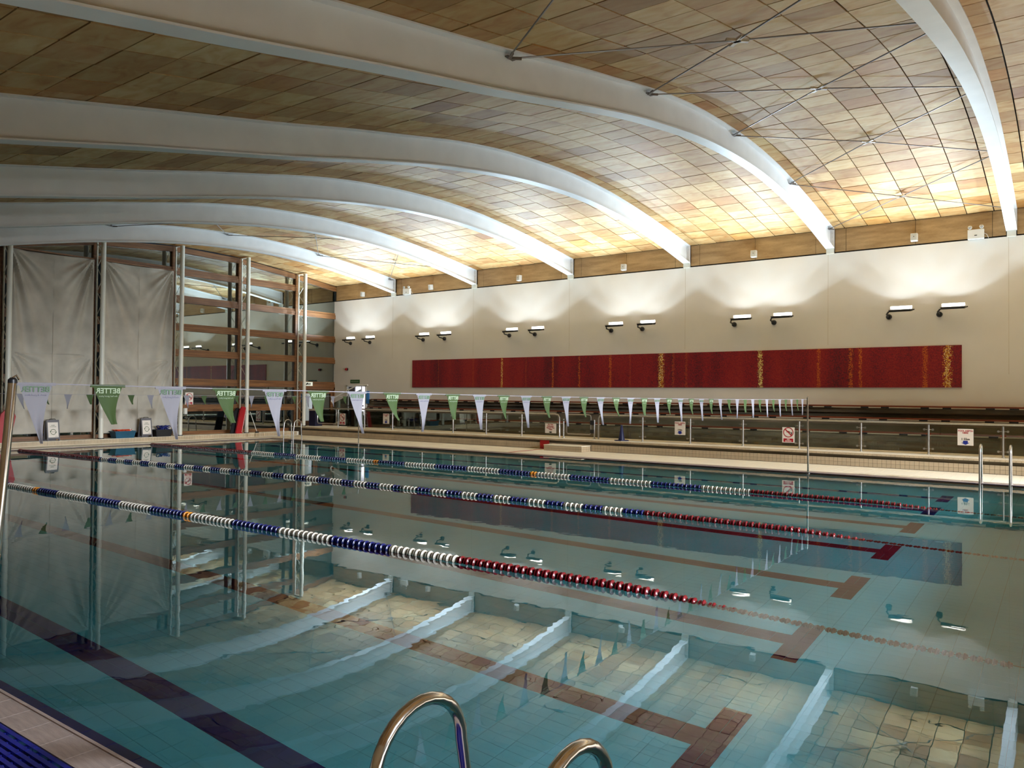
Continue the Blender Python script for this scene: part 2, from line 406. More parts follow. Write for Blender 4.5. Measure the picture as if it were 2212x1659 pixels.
water = tag(mk('pool_water', MB().quad((PX0, PY0, 0), (PX1, PY0, 0), (PX1, PY1, 0), (PX0, PY1, 0)), M_water), 'still clear teal water filling the swimming pool', 'water', kind='stuff')

# ------------------------------------------------------------------ floor: pool deck
dk = MB()
dk.box(XG-.1, 8, PY1, 21.0, -.3, .004); dk.box(XG-.1, PX0, -2.6, PY1, -.3, .004); dk.box(PX1, 8, -2.6, PY1, -.3, .004); dk.box(PX0, PX1, -2.6, PY0, -.3, -.02)
floor = struct(mk('floor', dk, M_grout), 'cream tiled pool surround')
deck_c = []
for x in grid(-26.4, 8, .25):
    for y in grid(18.94, 20.94, .25): deck_c.append((x, y))
for x in grid(-26.5, -25.5, .25):
    for y in grid(-.06, 18.94, .25): deck_c.append((x, y))
tiles(floor, 'deck_tile', deck_c, .1225, .1225, .0, .02, M_deck, 280)
mk('deck_apron', MB().box(.35, 8, -2.6, 18.9, 0, .02).box(-26.4, .35, -2.6, 1.2, -.2, .02), M_deck, floor)
edge = []
mk('channel', MB().box(PX0-.4, PX1+.4, PY1+.07, PY1+.39, -.02, .012).box(PX0-.4, PX0-.07, PY0, PY1+.1, -.02, .012).box(PX1+.07, PX1+.4, PY0, PY1+.1, -.02, .012), M_beige, floor)
tiles(floor, 'edge_tile', [(x, PY0-.035) for x in grid(PX0, PX1, .25)], .1225, .034, -.05, .006, M_navy, 60)
bn = MB()
for x in grid(PX0, PX1, .25): bn.box(x-.1225, x+.1225, PY1, PY1+.07, -.05, .006, False)
for y in grid(PY0, PY1+.04, .25): bn.box(PX0-.07, PX0, y-.1225, y+.1225, -.05, .006, False).box(PX1, PX1+.07, y-.1225, y+.1225, -.05, .006, False)
o = mk('edge_tile_band', bn, M_navy, floor); o['kind'] = 'stuff'
gt = MB()
for y in (1.852, 1.745):
    pass
tiles(floor, 'grip_tile', [(x, 1.796) for x in grid(PX0, PX1, .25)], .1235, .087, -.05, .012, M_beige, 60)
mk('grip_lip', MB().box(PX0, PX1, 1.872, 1.889, 0, .019), M_beige, floor)
# blue overflow grating, bars across the channel
gr = empty('overflow_grating', (0, 0, 0)); tag(gr, 'dark blue plastic overflow grating along the near pool edge', 'grating')
bar = MB().box(-.2475, .2475, -.011, .011, -.012, .012).mesh('grating_bar', M_grate)
cnt = 0
rest = MB()
for r_ in range(13):
    for x in grid(PX0, PX1, .5):
        y = 1.69-r_*.037; q = proj((x, y, .01))
        if -60 < q[0] < 700 and q[1] < 1720 and cnt < 280: put('grating_bar', bar, gr, (x, y, 0)); cnt += 1
        else: rest.box(x-.2475, x+.2475, y-.011, y+.011, -.012, .012, False)
o = mk('grating_bar_field', rest, M_grate, gr); o['kind'] = 'stuff'
lk = MB()
for x in grid(PX0, PX1, .125): lk.box(x-.008, x+.008, 1.235, 1.70, -.014, .004, False)
mk('cross_link', lk, M_grate, gr)
mk('channel_bed', MB().box(PX0, PX1, 1.2, 1.705, -.1, -.03), M_navy, gr)

# ------------------------------------------------------------------ raised walkway, spectator terraces
wk = struct(mk('floor_walkway', MB().box(XG, 8, 20.97, 23.6, -.3, .225).box(XG, 8, 21.03, 23.6, .22, .31).box(XG, 8, 20.93, 23.6, .31, .352), M_grout), 'raised tiled walkway behind the far poolside')
walk_c = [(x, y) for x in grid(-27, 8, .25) for y in grid(20.93, 22.68, .25)]
tiles(wk, 'walkway_tile', walk_c, .1225, .1225, .35, .37, M_deck, 160)
tiles(wk, 'riser_tile', [(x, z) for x in grid(-26.2, 8.12, .104) for z in (.075, .179)], .0495, .0495, 20.958, 20.975, M_riser, 280, 'y')
ns = MB()
for x in grid(-26.2, 8.12, .104): ns.box(x-.0495, x+.0495, 20.92, 20.94, .312, .366)
o = mk('nosing_tile', ns, M_riser, wk); o['kind'] = 'stuff'
mk('recess', MB().box(XG, 8, 21.02, 21.04, .228, .31), M_concrete, wk)
mk('red_marker', MB().box(-14.12, -13.76, 20.95, 20.957, .022, .3).box(-13.95, -13.85, 18.95, 20.95, .02, .0225), M_redstrip, wk)
ter = struct(mk('terrace', MB().box(-25.0, 8, 22.52, 23.6, .36, .80).box(-24.6, 8, 23.02, 23.9, .80, 1.17), M_concrete), 'dark concrete spectator terrace steps under the mural wall')
mk('step_nosing', MB().box(-25, 8, 22.515, 22.72, .79, .805).box(-24.6, 8, 23.015, 23.2, 1.165, 1.175), M_concp, ter)
mk('back_wall', MB().box(-25, 8, 23.52, 23.7, 1.1, 1.6), M_concrete, ter)
mk('top_step', MB().box(-24.6, 8, 23.40, 23.6, 1.35, 1.49), M_concrete, ter)
def bench(y, z, label, x0):
    b = empty('terrace_bench', (x0, y, z)); tag(b, label, 'bench', None)
    for i, dy in enumerate((-.10, .03)): mk('slat', MB().box(0, 8-x0, dy, dy+.10, -.042, -.005), M_bench, b)
    br = MB().box(-.10, .10, -.116, .1, -.085, -.042).mesh('bracket', M_dark)
    x = .3
    while x < 7.6-x0: put('bracket', br, b, (x, 0, 0)); put('bracket', br, b, (x+.52, 0, 0)); x += 1.5
    mk('lit_step_strip', MB().box(.05, 7.9-x0, -.108, -.06, -.074, -.048), M_concp, b)  # pale strip stands in for the lit step top below the slats
bench(22.60, .868, 'red brown timber bench on the lowest terrace step', -24.9)
bench(23.10, 1.235, 'red brown timber bench on the middle terrace step', -24.5)
bench(23.34, 1.565, 'red brown timber bench on the top step under the mural wall', -24.5)
# small tiled step block at the gate
sb = empty('entry_step', (-12.9, 20.66, .02)); tag(sb, 'low tiled step block against the walkway by the glass gate', 'step')
mk('step_body', MB().box(-.69, .69, -.27, .27, 0, .165), M_grout, sb)
tl = MB().box(-.047, .047, -.006, .006, -.037, .037).mesh('step_tile', M_riser)
for i in range(14):
    for j in range(2): put('step_tile', tl, sb, (-.64+i*.0985, -.272, .042+j*.08))
for i in range(5):
    for j in range(2):
        o = put('step_tile', tl, sb, (.692, -.215+i*.105, .042+j*.08), (0, 0, pi/2))
mk('tread', MB().box(-.70, .70, -.28, .27, .165, .185), M_deck, sb)

# ------------------------------------------------------------------ walls
wl = MB().box(-25.0, 8, D, D+.35, 1.54, 5.96).box(-25.1, -25.0, D, D+.35, .3, 5.96).box(XG, -26.25, D, D+.35, -.3, 5.96).box(-26.25, -25.1, D, D+.35, 2.12, 5.96)
wf = struct(mk('wall_far', wl, M_wall), 'cream plaster wall carrying the mural and uplights')
jn = MB()
for x in FX: jn.box(x-.07, x-.062, D-.0015, D+.01, 3.3 if x < -3 else 2.4, 5.95)
mk('movement_joint', jn, M_concp, wf)
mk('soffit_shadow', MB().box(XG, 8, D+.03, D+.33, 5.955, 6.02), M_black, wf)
plyset = MB()
for k in range(-1, 7):
    x0 = -23.4+4.431*k
    for a, b in ((.12, .415), (.425, 2.21), (2.22, 4.005), (4.015, 4.31)):
        xa, xb = x0+a, x0+b
        if xb < XG+.1: continue
        mk('ply_panel', MB().box(max(xa, XG+.12), xb, D+.012, D+.03, 6.0, 6.66), M_ply, wf)
mk('ply_backing', MB().box(XG, 8, D+.032, D+.3, 5.96, 7.0), M_black, wf)
# corridor behind the open doorway
cr = MB().quad((-26.25, D+.35, 0), (-26.25, D+2.2, 0), (-26.25, D+2.2, 2.2), (-26.25, D+.35, 2.2)).quad((-24.6, D+.35, 0), (-24.6, D+2.2, 0), (-24.6, D+2.2, 2.2), (-24.6, D+.35, 2.2)).quad((-26.25, D+2.2, 0), (-24.6, D+2.2, 0), (-24.6, D+2.2, 2.2), (-26.25, D+2.2, 2.2)).quad((-26.25, D, 2.2), (-24.6, D, 2.2), (-24.6, D+2.2, 2.2), (-26.25, D+2.2, 2.2)).quad((-26.25, D, .5), (-24.6, D, .5), (-24.6, D+2.2, .5), (-26.25, D+2.2, .5))
cl_ = bpy.data.lights.new('corridor_light', 'AREA'); cl_.energy = 7; cl_.size = .7; co_ = bpy.data.objects.new('corridor_light', cl_); col.objects.link(co_); co_.location = (-25.5, D+1.1, 2.17)
struct(mk('wall_corridor', cr, M_corridor), 'white tiled corridor behind the open doorway')
d1 = struct(mk('door_1', MB().box(-26.31, -26.25, D-.03, D+.02, .37, 2.16).box(-25.1, -25.04, D-.03, D+.02, .37, 2.16).box(-26.31, -25.04, D-.03, D+.02, 2.1, 2.16), M_plaswhite), 'white framed open doorway')
mk('door_leaf', MB().box(-26.24, -25.85, D+.06, D+.10, .5, 2.09), M_grey, d1)
nt = tag(mk('notice_panel', MB().box(-25.02, -24.84, D-.04, D-.01, 1.35, 1.9), M_bluedoor), 'tall bright blue notice panel beside the white doorway', 'notice')
struct(mk('wall_near', MB().box(XG, 8, -2.8, -2.6, -.3, 4.0), M_wall2), 'plain plaster wall behind the camera')
struct(mk('wall_right', MB().box(8, 8.2, -2.8, 24, -.3, 7.6), M_wall2), 'plain plaster end wall beyond the frame')
# mural
mu = tag(mk('mosaic_mural', MB().box(-22.27, -2.36, D-.034, D-.001, 2.06, 3.19), M_mural), 'long dark red mosaic mural with thin yellow vertical stripes', 'mural')

# ------------------------------------------------------------------ ceiling
ce = MB()
Y = [-2.8+i*.6 for i in range(45)]
for i in range(44):
    y0, y1 = Y[i], min(Y[i+1], 23.9); ce.quad((XG-.1, y0, zt(y0)+.06), (8.1, y0, zt(y0)+.06), (8.1, y1, zt(y1)+.06), (XG-.1, y1, zt(y1)+.06))
ceil = struct(mk('ceiling', ce, mat('ceiling cavity', (.012, .009, .006), .9)), 'curved ceiling of square stained plywood panels')
pc = []
for k in range(-1, 7):
    x0 = -23.4+4.431*k
    cols_ = [(.0, .38)]+[(.385+.61*i, .385+.61*(i+1)) for i in range(6)]+[(4.05, 4.431)]
    for a, b in cols_:
        xa, xb = x0+a, x0+b
        if xb < XG+.05 or xa > 7.9: continue
        xa = max(xa, XG+.01)
        for j in range(43):
            yb = D-.61*j; ya = yb-.61
            if ya < -2.8: continue
            pc.append((xa, xb, ya, yb))
def panel(c, mb, inset=.0095):
    xa, xb, ya, yb = c; dz = (hash((round(xa, 2), round(ya, 2))) % 7-3)*.0012
    P = [(xa+inset, ya+inset), (xb-inset, ya+inset), (xb-inset, yb-inset), (xa+inset, yb-inset)]
    n = len(mb.v)
    for h in (.012, .03):
        for p in P: mb.v.append((p[0], p[1], zt(p[1])+h+dz))
    mb.f += [(n, n+1, n+2, n+3), (n, n+4, n+5, n+1), (n+1, n+5, n+6, n+2), (n+2, n+6, n+7, n+3), (n+3, n+7, n+4, n)]
def area(c):
    q = [proj((x, y, zt(y))) for x, y in ((c[0], c[2]), (c[1], c[2]), (c[1], c[3]), (c[0], c[3]))]
    if any(t[2] < .5 for t in q): return 0
    cx = sum(t[0] for t in q)/4; cy_ = sum(t[1] for t in q)/4
    if not (0 < cx < 2212 and 0 < cy_ < 1659): return 0
    return abs(sum(q[i][0]*q[(i+1) % 4][1]-q[(i+1) % 4][0]*q[i][1] for i in range(4)))/2
pc.sort(key=lambda c: -area(c))
rest = MB()
for i, c in enumerate(pc):
    if i < 300:
        mb = MB(); panel(c, mb); mk('ceiling_panel', mb, M_ceil, ceil)
    else: panel(c, rest)
o = mk('ceiling_panel_field', rest, M_ceil, ceil); o['kind'] = 'stuff'

# ------------------------------------------------------------------ arched steel beams
def strip(x0, x1, f0, f1, ys_):
    b = MB(); n = len(ys_)
    for y in ys_:
        for x, z in ((x0, f0(y)), (x1, f0(y)), (x1, f1(y)), (x0, f1(y))): b.v.append((x, y, z))
    for i in range(n-1):
        for k in range(4): a = i*4+k; c = i*4+(k+1) % 4; b.f.append((a, c, c+4, a+4))
    b.f.append((0, 1, 2, 3)); b.f.append(tuple((n-1)*4+k for k in (3, 2, 1, 0))); return b
ysb = [-2.6+i*.4 for i in range(65)]+[23.41]
web_m = strip(-.011, .011, lambda y: zb(y)+.01, lambda y: zt(y)-.01, ysb).mesh('web', M_white, True)
bf_m = strip(-.12, .12, lambda y: zb(y), lambda y: zb(y)+.022, ysb).mesh('bottom_flange', M_white, True)
tf_m = strip(-.12, .12, lambda y: zt(y)-.012, lambda y: zt(y)+.008, ysb).mesh('top_flange', M_white, True)
ep_m = MB().box(-.12, .12, 23.41, 23.445, 6.09, 6.66).mesh('end_plate', M_white)
st_m = MB().box(-.1, .1, 23.40, D+.02, 5.95, 6.10).mesh('stub_post', M_cream)
bo_m = MB().lathe([(.016, 0), (.016, -.02)], 6, axis='y').mesh('bolt', M_nickel)
ORD = ['first', 'second', 'third', 'fourth', 'fifth', 'sixth', 'seventh', 'eighth']
for k, x in enumerate(FX[:6]):
    b = empty('roof_beam', (x, 0, 0))
    tag(b, 'white arched steel roof beam, '+(ORD[k]+' from the glazed end wall' if k < 5 else 'sixth and rightmost one in view'), 'beam', 'arched roof beams')
    for nm, me in (('web', web_m), ('bottom_flange', bf_m), ('top_flange', tf_m), ('end_plate', ep_m), ('stub_post', st_m)): put(nm, me, b)
    for j in range(4):
        for s in (-.07, .07): put('bolt', bo_m, b, (s, 23.40, 6.2+.11*j))
# wind bracing in two bays
AY = [-.3, 3.76, 7.64, 11.53, 15.46, 19.4, 23.2]
def brace(x0, x1, label):
    b = empty('wind_bracing', ((x0+x1)/2, 0, 0)); tag(b, label, 'bracing', 'crossed roof rods')
    h = (x1-x0)/2-.0
    az = lambda y: zt(y)-.07
    for i in range(len(AY)-1):
        a, c = AY[i], AY[i+1]; ym = (a+c)/2; zm = az(ym)-.04
        if i in (4, 5): zm = az(ym)-.02
        for s in (-1, 1):
            mk('rod', MB().tube([(-h*s, a, az(a)), (0, ym, zm), (h*s, c, az(c))], .011, 6), M_rod, b, True)
        nb = MB()
        for an in (-.72, .72, 0):
            nb.cbox((0, ym, zm), (.3 if an else .1, .05, .035), Matrix.Rotation(an, 3, 'Z'))
        mk('coupling', nb, M_nickel, b)
    for s in (-1, 1):
        for y in AY[1:]:
            lug = MB().cbox((s*(h-.03), y, az(y)), (.06, .16, .012)).cbox((s*(h-.09), y+.05, az(y)), (.14, .03, .03), Matrix.Rotation(-s*.7, 3, 'Z')).cbox((s*(h-.09), y-.05, az(y)), (.14, .03, .03), Matrix.Rotation(s*.7, 3, 'Z'))
            mk('lug', lug, M_rod, b)
brace(FX[4], FX[5], 'crossed steel tie rods below the ceiling between the two rightmost beams')
brace(FX[0], FX[1], 'crossed steel tie rods below the ceiling in the bay by the glazed end')

# ------------------------------------------------------------------ uplights on the mural wall (each with its own lamp)
def lamp_light():
    # asymmetric uplight: a weak spill on the wall above a cone-shaped cut-off, the main throw up and out to the ceiling
    l = bpy.data.lights.new('uplight_lamp', 'SPOT'); l.energy = LAMP_W; l.color = LAMP_C; l.spot_size = math.radians(178); l.spot_blend = .0; l.shadow_soft_size = .06
    l.use_nodes = True; nt = l.node_tree; n = nt.nodes; em = n['Emission']
    tc = n.new('ShaderNodeTexCoord'); sp = n.new('ShaderNodeSeparateXYZ'); nt.links.new(tc.outputs['Normal'], sp.inputs[0])
    def M(op, a_, b_=None, c_=None):
        q = n.new('ShaderNodeMath'); q.operation = op
        for i, v in enumerate((a_, b_, c_)):
            if v is None: continue
            if isinstance(v, (int, float)): q.inputs[i].default_value = v
            else: nt.links.new(v, q.inputs[i])
        return q.outputs[0]
    def MR(v, a0, a1, b0, b1, sm=True):
        q = n.new('ShaderNodeMapRange'); q.interpolation_type = 'SMOOTHSTEP' if sm else 'LINEAR'
        nt.links.new(v, q.inputs[0])
        for i, t in ((1, a0), (2, a1), (3, b0), (4, b1)):
            if isinstance(t, (int, float)): q.inputs[i].default_value = t
            else: nt.links.new(t, q.inputs[i])
        return q.outputs[0]
    c = M('ABSOLUTE', sp.outputs[2]); wy = M('MULTIPLY', sp.outputs[1], WSIGN)
    lo_ = MR(wy, -.15, .15, .0, math.cos(math.radians(60.5))); hi_ = M('ADD', lo_, MR(wy, -.15, .15, .33, .04))
    mask = MR(c, lo_, hi_, 0.0, 1.0)
    prof = n.new('ShaderNodeValToRGB'); e = prof.color_ramp.elements; nt.links.new(M('MULTIPLY_ADD', wy, .5, .5), prof.inputs[0])
    st = PROFILE
    while len(e) < len(st): e.new(.5)
    for i, (p, v) in enumerate(st): e[i].position = p; e[i].color = (v, v, v, 1)
    az = M('DIVIDE', M('ARCTAN2', M('ABSOLUTE', sp.outputs[0]), c), 1.2)
    r = n.new('ShaderNodeValToRGB'); nt.links.new(az, r.inputs[0]); e = r.color_ramp.elements
    st = [(0, .95), (.10, 1.0), (.22, .85), (.30, .95), (.40, 1.3), (.48, .85), (.60, .9), (.72, 1.35), (.78, .85), (1, .9)]
    while len(e) < len(st): e.new(.5)
    for i, (p, v) in enumerate(st): e[i].position = p; e[i].color = (v/2, v/2, v/2, 1)
    tot = M('MULTIPLY', M('MULTIPLY', M('MULTIPLY', mask, prof.outputs[0]), r.outputs[0]), 2.0)
    nt.links.new(tot, em.inputs['Strength'])
    return l
LL = lamp_light()
M_lens = emat('lit lamp glass', (1, .99, .96), 9)
tilt = Matrix.Rotation(.12, 3, 'X')
def R3(v): return tuple(tilt@Vector(v))
hb = MB()
W, Dp, Hh = .27, .13, .075
def rb(x0, x1, y0, y1, z0, z1, b):
    n = len(b.v)
    for z in (z0, z1):
        for y in (y0, y1):
            for x in (x0, x1): b.v.append(R3((x, y, z)))
    b.f += [tuple(n+i for i in f) for f in [(0, 1, 5, 4), (1, 3, 7, 5), (3, 2, 6, 7), (2, 0, 4, 6), (4, 5, 7, 6), (0, 2, 3, 1)]]
rb(-W, W, -Dp, Dp, -Hh, -Hh+.012, hb); rb(-W, W, -Dp, -Dp+.012, -Hh, -.015, hb); rb(-W, W, Dp-.012, Dp, -Hh, -.015, hb); rb(-W, -W+.012, -Dp, Dp, -Hh, -.015, hb); rb(W-.012, W, -Dp, Dp, -Hh, -.015, hb)
hous_m = hb.mesh('housing', M_dark)
lb = MB(); rb(-W+.015, W-.015, -Dp+.015, Dp-.015, -Hh+.02, -.025, lb); lens_m = lb.mesh('lens', M_lens)
rim = MB(); rb(-W-.01, W+.01, -Dp-.012, -Dp+.005, -.03, -.008, rim); rb(-W-.01, W+.01, Dp-.005, Dp+.012, -.03, -.008, rim); rim_m = rim.mesh('rim', M_steel)
rp_ = MB(); rb(-W, W, Dp-.004, Dp+.006, -.03, .075, rp_); refl_m = rp_.mesh('back_reflector', M_plaswhite)
arm_m = MB().tube([(-.30, .02, -.07), (-.36, .12, -.12), (-.36, .40, -.16)], .022, 8).tube([(.27, 0, -.05), (.34, .02, -.03)], .018, 6).mesh('arm', M_dark, True)
rose_m = MB().lathe([(.075, 0), (.075, -.05), (.05, -.08)], 14, (-.36, .47, -.16), 'y').mesh('wall_plate', M_dark, True)
lampx = [(-25.71, -24.48), (-21.33, -20.16), (-16.9, -15.73), (-12.53, -11.34), (-8.17, -6.94), (-3.76, -2.52)]
lampx += [(.6, 1.85), (5.0, 6.25)]
for k, pr in enumerate(lampx):
    for j, x in enumerate(pr):
        if k < 6:
            u = empty('uplight', (x, 23.02, 4.19))
            tag(u, 'black and silver wall uplight, '+('left' if j == 0 else 'right')+' one of the '+ORD[k]+' pair from the glazed end', 'uplight', 'wall uplights')
            for nm, me in (('housing', hous_m), ('lens', lens_m), ('rim', rim_m), ('back_reflector', refl_m), ('arm', arm_m), ('wall_plate', rose_m)): put(nm, me, u)
        lo = bpy.data.objects.new('uplight_lamp', LL); col.objects.link(lo); lo.location = (x, 23.0, 4.20); lo.rotation_euler = (pi, 0, 0)
        if k < 6: lo.parent = u; lo.location = (0, -.02, .01)

# ------------------------------------------------------------------ glazed end wall: windows bay by bay
CY = [7.17, 10.0, 12.84, 15.70, 18.52, 21.34, D+.05]
CY = [-1.3, 1.5, 4.33]+CY
RZ = [(.17, .30), (1.05, 1.31), (2.03, 2.30), (3.13, 3.40), (4.10, 4.37), (5.16, 5.43), (6.19, 6.46)]
struct(mk('floor_kerb', MB().box(XG-.15, -26.45, -2.6, 20.97, -.2, .17), M_deck), 'low tiled kerb under the glazed end wall')
for i in range(len(CY)-1):
    y0, y1 = CY[i], CY[i+1]; base = .17 if y0 < 21 else .37
    wn = struct(empty('window_%d' % (i+1), (XG, y0, 0)), 'tall timber framed window bay of the end wall')
    ztop = lambda y: zt(y)-.02
    a, b = .075, y1-y0-.075
    if i == len(CY)-2: b = y1-y0-.02
    mk('mullion', MB().prism([(-a, base), (a, base), (a, ztop(y0+a)), (-a, ztop(y0-a))], 'x', -.1, .07), M_timber, wn)
    mk('head_frame', MB().prism([(a, ztop(y0+a)-.20), (b, ztop(y0+b)-.20), (b, ztop(y0+b)), (a, ztop(y0+a))], 'x', -.08, .10), M_timber, wn)
    zs = []
    door_bay = (i == len(CY)-2)
    for j, (za, zb_) in enumerate(RZ):
        if zb_ > min(ztop(y0+a), ztop(y1))-.25: continue
        if door_bay and j in (0, 1): continue
        rb_ = MB().box(-.05, .09, a, b, za, zb_-.09).box(-.05, .055, a, b, zb_-.09, zb_)
        mk('transom', rb_, M_timber, wn); zs.append((za, zb_))
    if door_bay: zs = [(.3, .37)]+zs
    for j in range(len(zs)):
        z0 = zs[j][1]
        if door_bay and j == 0: continue
        if j+1 < len(zs):
            mk('pane', MB().box(-.02, -.008, a, b, z0, zs[j+1][0]), M_pane, wn)
        else:
            zc = [(a, z0), (b, z0), (b, ztop(y0+b)-.2), (a, ztop(y0+a)-.2)]
            mk('pane', MB().prism(zc, 'x', -.02, -.008), M_pane, wn)
kt = MB()
for y in grid(-2, 20.9, .104): kt.box(-26.452, -26.44, y-.049, y+.049, .03, .16)
o = mk('kerb_tile', kt, M_riser, bpy.data.objects['floor_kerb']); o['kind'] = 'stuff'
# dark yard outside
struct(mk('ground', MB().box(XG-25, XG-.2, -20, 45, -.4, -.05), mat('dark ground', (.03, .03, .028), .9)), 'dark ground outside the windows')
# columns
for i, y in enumerate([7.17, 10.0, 12.84, 15.70, 18.52, 21.34]):
    c = empty('truss_column', (-26.59, y, .17))
    zt_ = [5.9, 6.42, 6.96-.02, 7.2, 7.2, 6.93][i]; top = min(zt_, zt(y)-.03)-.17
    base = 0 if y < 21 else .2
    mk('main_tube', MB().tube([(0, 0, base+.02), (0, 0, top)], .078, 16), M_cream, c, True)
    mk('base_plate', MB().tube([(0, 0, base), (0, 0, base+.03)], .10, 16), M_dark, c)
    mk('rear_chord', MB().tube([(-.44, 0, base), (-.44, 0, top)], .032, 10), M_cream, c, True)
    lc = []; nz = int(top/.42)
    for j in range(nz+1): lc.append(((-.05 if j % 2 else -.42), 0, base+.1+j*(top-base-.2)/nz))
    mk('lacing', MB().tube(lc, .011, 6), M_cream, c, True)
    mk('top_cap', MB().box(-.47, .08, -.05, .05, top-.015, top), M_cream, c)
    names = {0: None, 1: 'leftmost in view, behind the near flag pole', 2: 'second in view, between the two dust sheets', 3: 'at the right edge of the dust sheets', 4: 'next to the red rescue board', 5: 'nearest the mural wall corner'}
    tag(c, 'cream tubular truss column of the glazed wall, '+(names[i] or 'hidden beyond the left frame edge'), 'column', 'glazed wall columns')
# dust sheets over two bays (and the one to the left)
def sheet(y0, y1, label):
    nu, nv = 90, 150; W_ = y1-y0; z1, z0 = (6.29 if y0 > 8 else 5.5), (.40 if y0 < 12 else .34); b = MB(); Hh_ = z1-z0
    for j in range(nv+1):
        for i in range(nu+1):
            u = i/nu; v = j/nv; d = 0
            for cx, cz, A in ((0, 0, 1), (1, 0, 1), (0, .56, .6), (1, .56, .6)):
                dx = abs(u-cx)*W_; dz = (v-cz)*Hh_
                if dz < .0: continue
                r_ = sqrt(dx*dx+dz*dz)+1e-6
                # folds fall from the corner and swing to the middle: level curves z ~ x^1.6
                th = atan2(dx*(1+.25*dx), dz*.75+.03)
                dx_fade = max(0, 1-dx/(W_*.62))
                amp = .085*A*min(1, r_/.5)*dx_fade**.8*math.exp(-dz/5.5)
                d += amp*sin(th*13+cx*1.7+2.2*sin(th*3.1+cz*5))+.5*amp*sin(th*24+1+y0)
            d += .01*sin(9*u+7*v)*sin(23*v)
            edge_ = min(1, min(u, 1-u)/.02)
            b.v.append((d*edge_, y0+u*W_, z1-v*Hh_-.04*sin(pi*u)*(1-v)))
    for j in range(nv):
        for i in range(nu): a = j*(nu+1)+i; b.f.append((a, a+1, a+nu+2, a+nu+1))
    o = mk('dust_sheet', b, M_cloth, None, True, loc=(-26.93, 0, 0)); md = o.modifiers.new('t', 'SOLIDIFY'); md.thickness = .004
    tag(o, label, 'sheet')
    mk('batten', MB().box(-.20, .03, y0+.01, y1-.01, z1-.02, z1+.025), M_timber, o); mk('seam', MB().box(.02, .024, (y0+y1)/2-.005, (y0+y1)/2+.005, z0+.1, z1-.1), M_cloth, o)
    return o
sheet(10.14, 12.70, 'off-white dust sheet hung in the left glazed bay')
sheet(12.98, 15.56, 'off-white dust sheet hung in the bay right of the first')
sheet(7.3, 9.86, 'off-white dust sheet cut off by the left frame edge')

# ------------------------------------------------------------------ balustrade on the walkway
YP = 21.585; ZW = .37; ZR = 1.15
def posts(root, xs, x_off, panes=True):
    pm = MB().tube([(0, 0, 0), (0, 0, ZR-ZW-.04)], .024, 10).mesh('post', M_steel, True)
    fm = MB().lathe([(.045, 0), (.045, .012), (.026, .016)], 12).mesh('post_foot', M_steel, True)
    cm = MB().lathe([(.028, -.012), (.028, .012)], 10, axis='y').mesh('clamp', M_steel, True)
    for i, x in enumerate(xs):
        p = put('post', pm, root, (x-x_off, 0, 0)); put('post_foot', fm, p)
        for dz in (.14, .62):
            for s in (-.095, .095): put('clamp', cm, p, (s, 0, dz))
            mk('clamp_arm', MB().tube([(-.08, 0, dz), (.08, 0, dz)], .007, 6), M_steel, p)
    if panes:
        for a, b in zip(xs[:-1], xs[1:]):
            mk('glass_panel', MB().box(a-x_off+.06, b-x_off-.06, -.005, .005, .06, .70), M_clear, root)
r1 = empty('balustrade', (-25, YP, ZW)); tag(r1, 'steel and glass balustrade on the far walkway, left of the gate', 'railing')
xs1 = [-24.68, -23.1, -21.52, -19.94, -18.41, -16.86, -15.31]
posts(r1, xs1, -25)
posts_x = xs1
mk('glass_panel', MB().box(-15.25+25, -13.86+25, -.005, .005, .06, .70), M_clear, r1)
z_ = ZR-ZW
mk('top_rail', MB().tube([(-24.76+25, 0, z_), (-13.95+25, 0, z_), (-13.83+25, 0, z_-.03), (-13.78+25, 0, z_-.12), (-13.77+25, 0, 0)], .026, 12), M_steel, r1, True)
r2 = empty('balustrade', (-12.29, YP, ZW)); tag(r2, 'steel and glass balustrade on the far walkway, right of the gate', 'railing')
posts(r2, [-10.73, -9.17, -7.58, -6.02, -4.45, -2.89, -1.32, .24, 1.8, 3.4, 5, 6.6], -12.29)
mk('glass_panel', MB().box(.08, 1.5, -.005, .005, .06, .70), M_clear, r2)
mk('top_rail', MB().tube([(0, 0, 0), (0, 0, z_-.12), (.05, 0, z_-.03), (.17, 0, z_), (20.2, 0, z_)], .026, 12), M_steel, r2, True)
g = empty('glass_gate', (-13.61, YP, ZW)); tag(g, 'tube framed glass gate at the top of the step block', 'gate')
gp = lambda x0, x1: [(x0+.08, 0, z_), (x1-.08, 0, z_), (x1-.02, 0, z_-.02), (x1, 0, z_-.08), (x1, 0, .2), (x1-.04, 0, .14), (x0+.04, 0, .14), (x0, 0, .2), (x0, 0, z_-.08), (x0+.02, 0, z_-.02), (x0+.08, 0, z_)]
mk('gate_frame', MB().tube(gp(.12, 1.04), .018, 8), M_steel, g, True)
mk('gate_pane', MB().box(.16, 1.0, -.004, .004, .18, z_-.06), M_clear, g)
for x in (0, 1.17): mk('gate_post', MB().tube([(x, 0, 0), (x, 0, .62)], .024, 10).lathe([(.06, 0), (.06, .02)], 12, (x, 0, 0)), M_steel, g, True)
mk('latch', MB().box(1.04, 1.17, -.06, .03, .46, .60), M_dark, g); mk('latch', MB().box(1.04, 1.17, -.05, .03, .18, .30), M_dark, g)
mk('hinge', MB().box(.02, .12, -.02, .02, .55, .60), M_steel, g)
g2 = empty('side_gate', (-26.0, YP, ZW)); tag(g2, 'small tube framed glass gate beside the end column', 'gate')
mk('gate_frame', MB().tube([(x-1.0 if False else x, y, z) for x, y, z in gp(.02, 1.2)], .018, 8), M_steel, g2, True)
mk('gate_pane', MB().box(.06, 1.16, -.004, .004, .18, z_-.06), M_clear, g2)
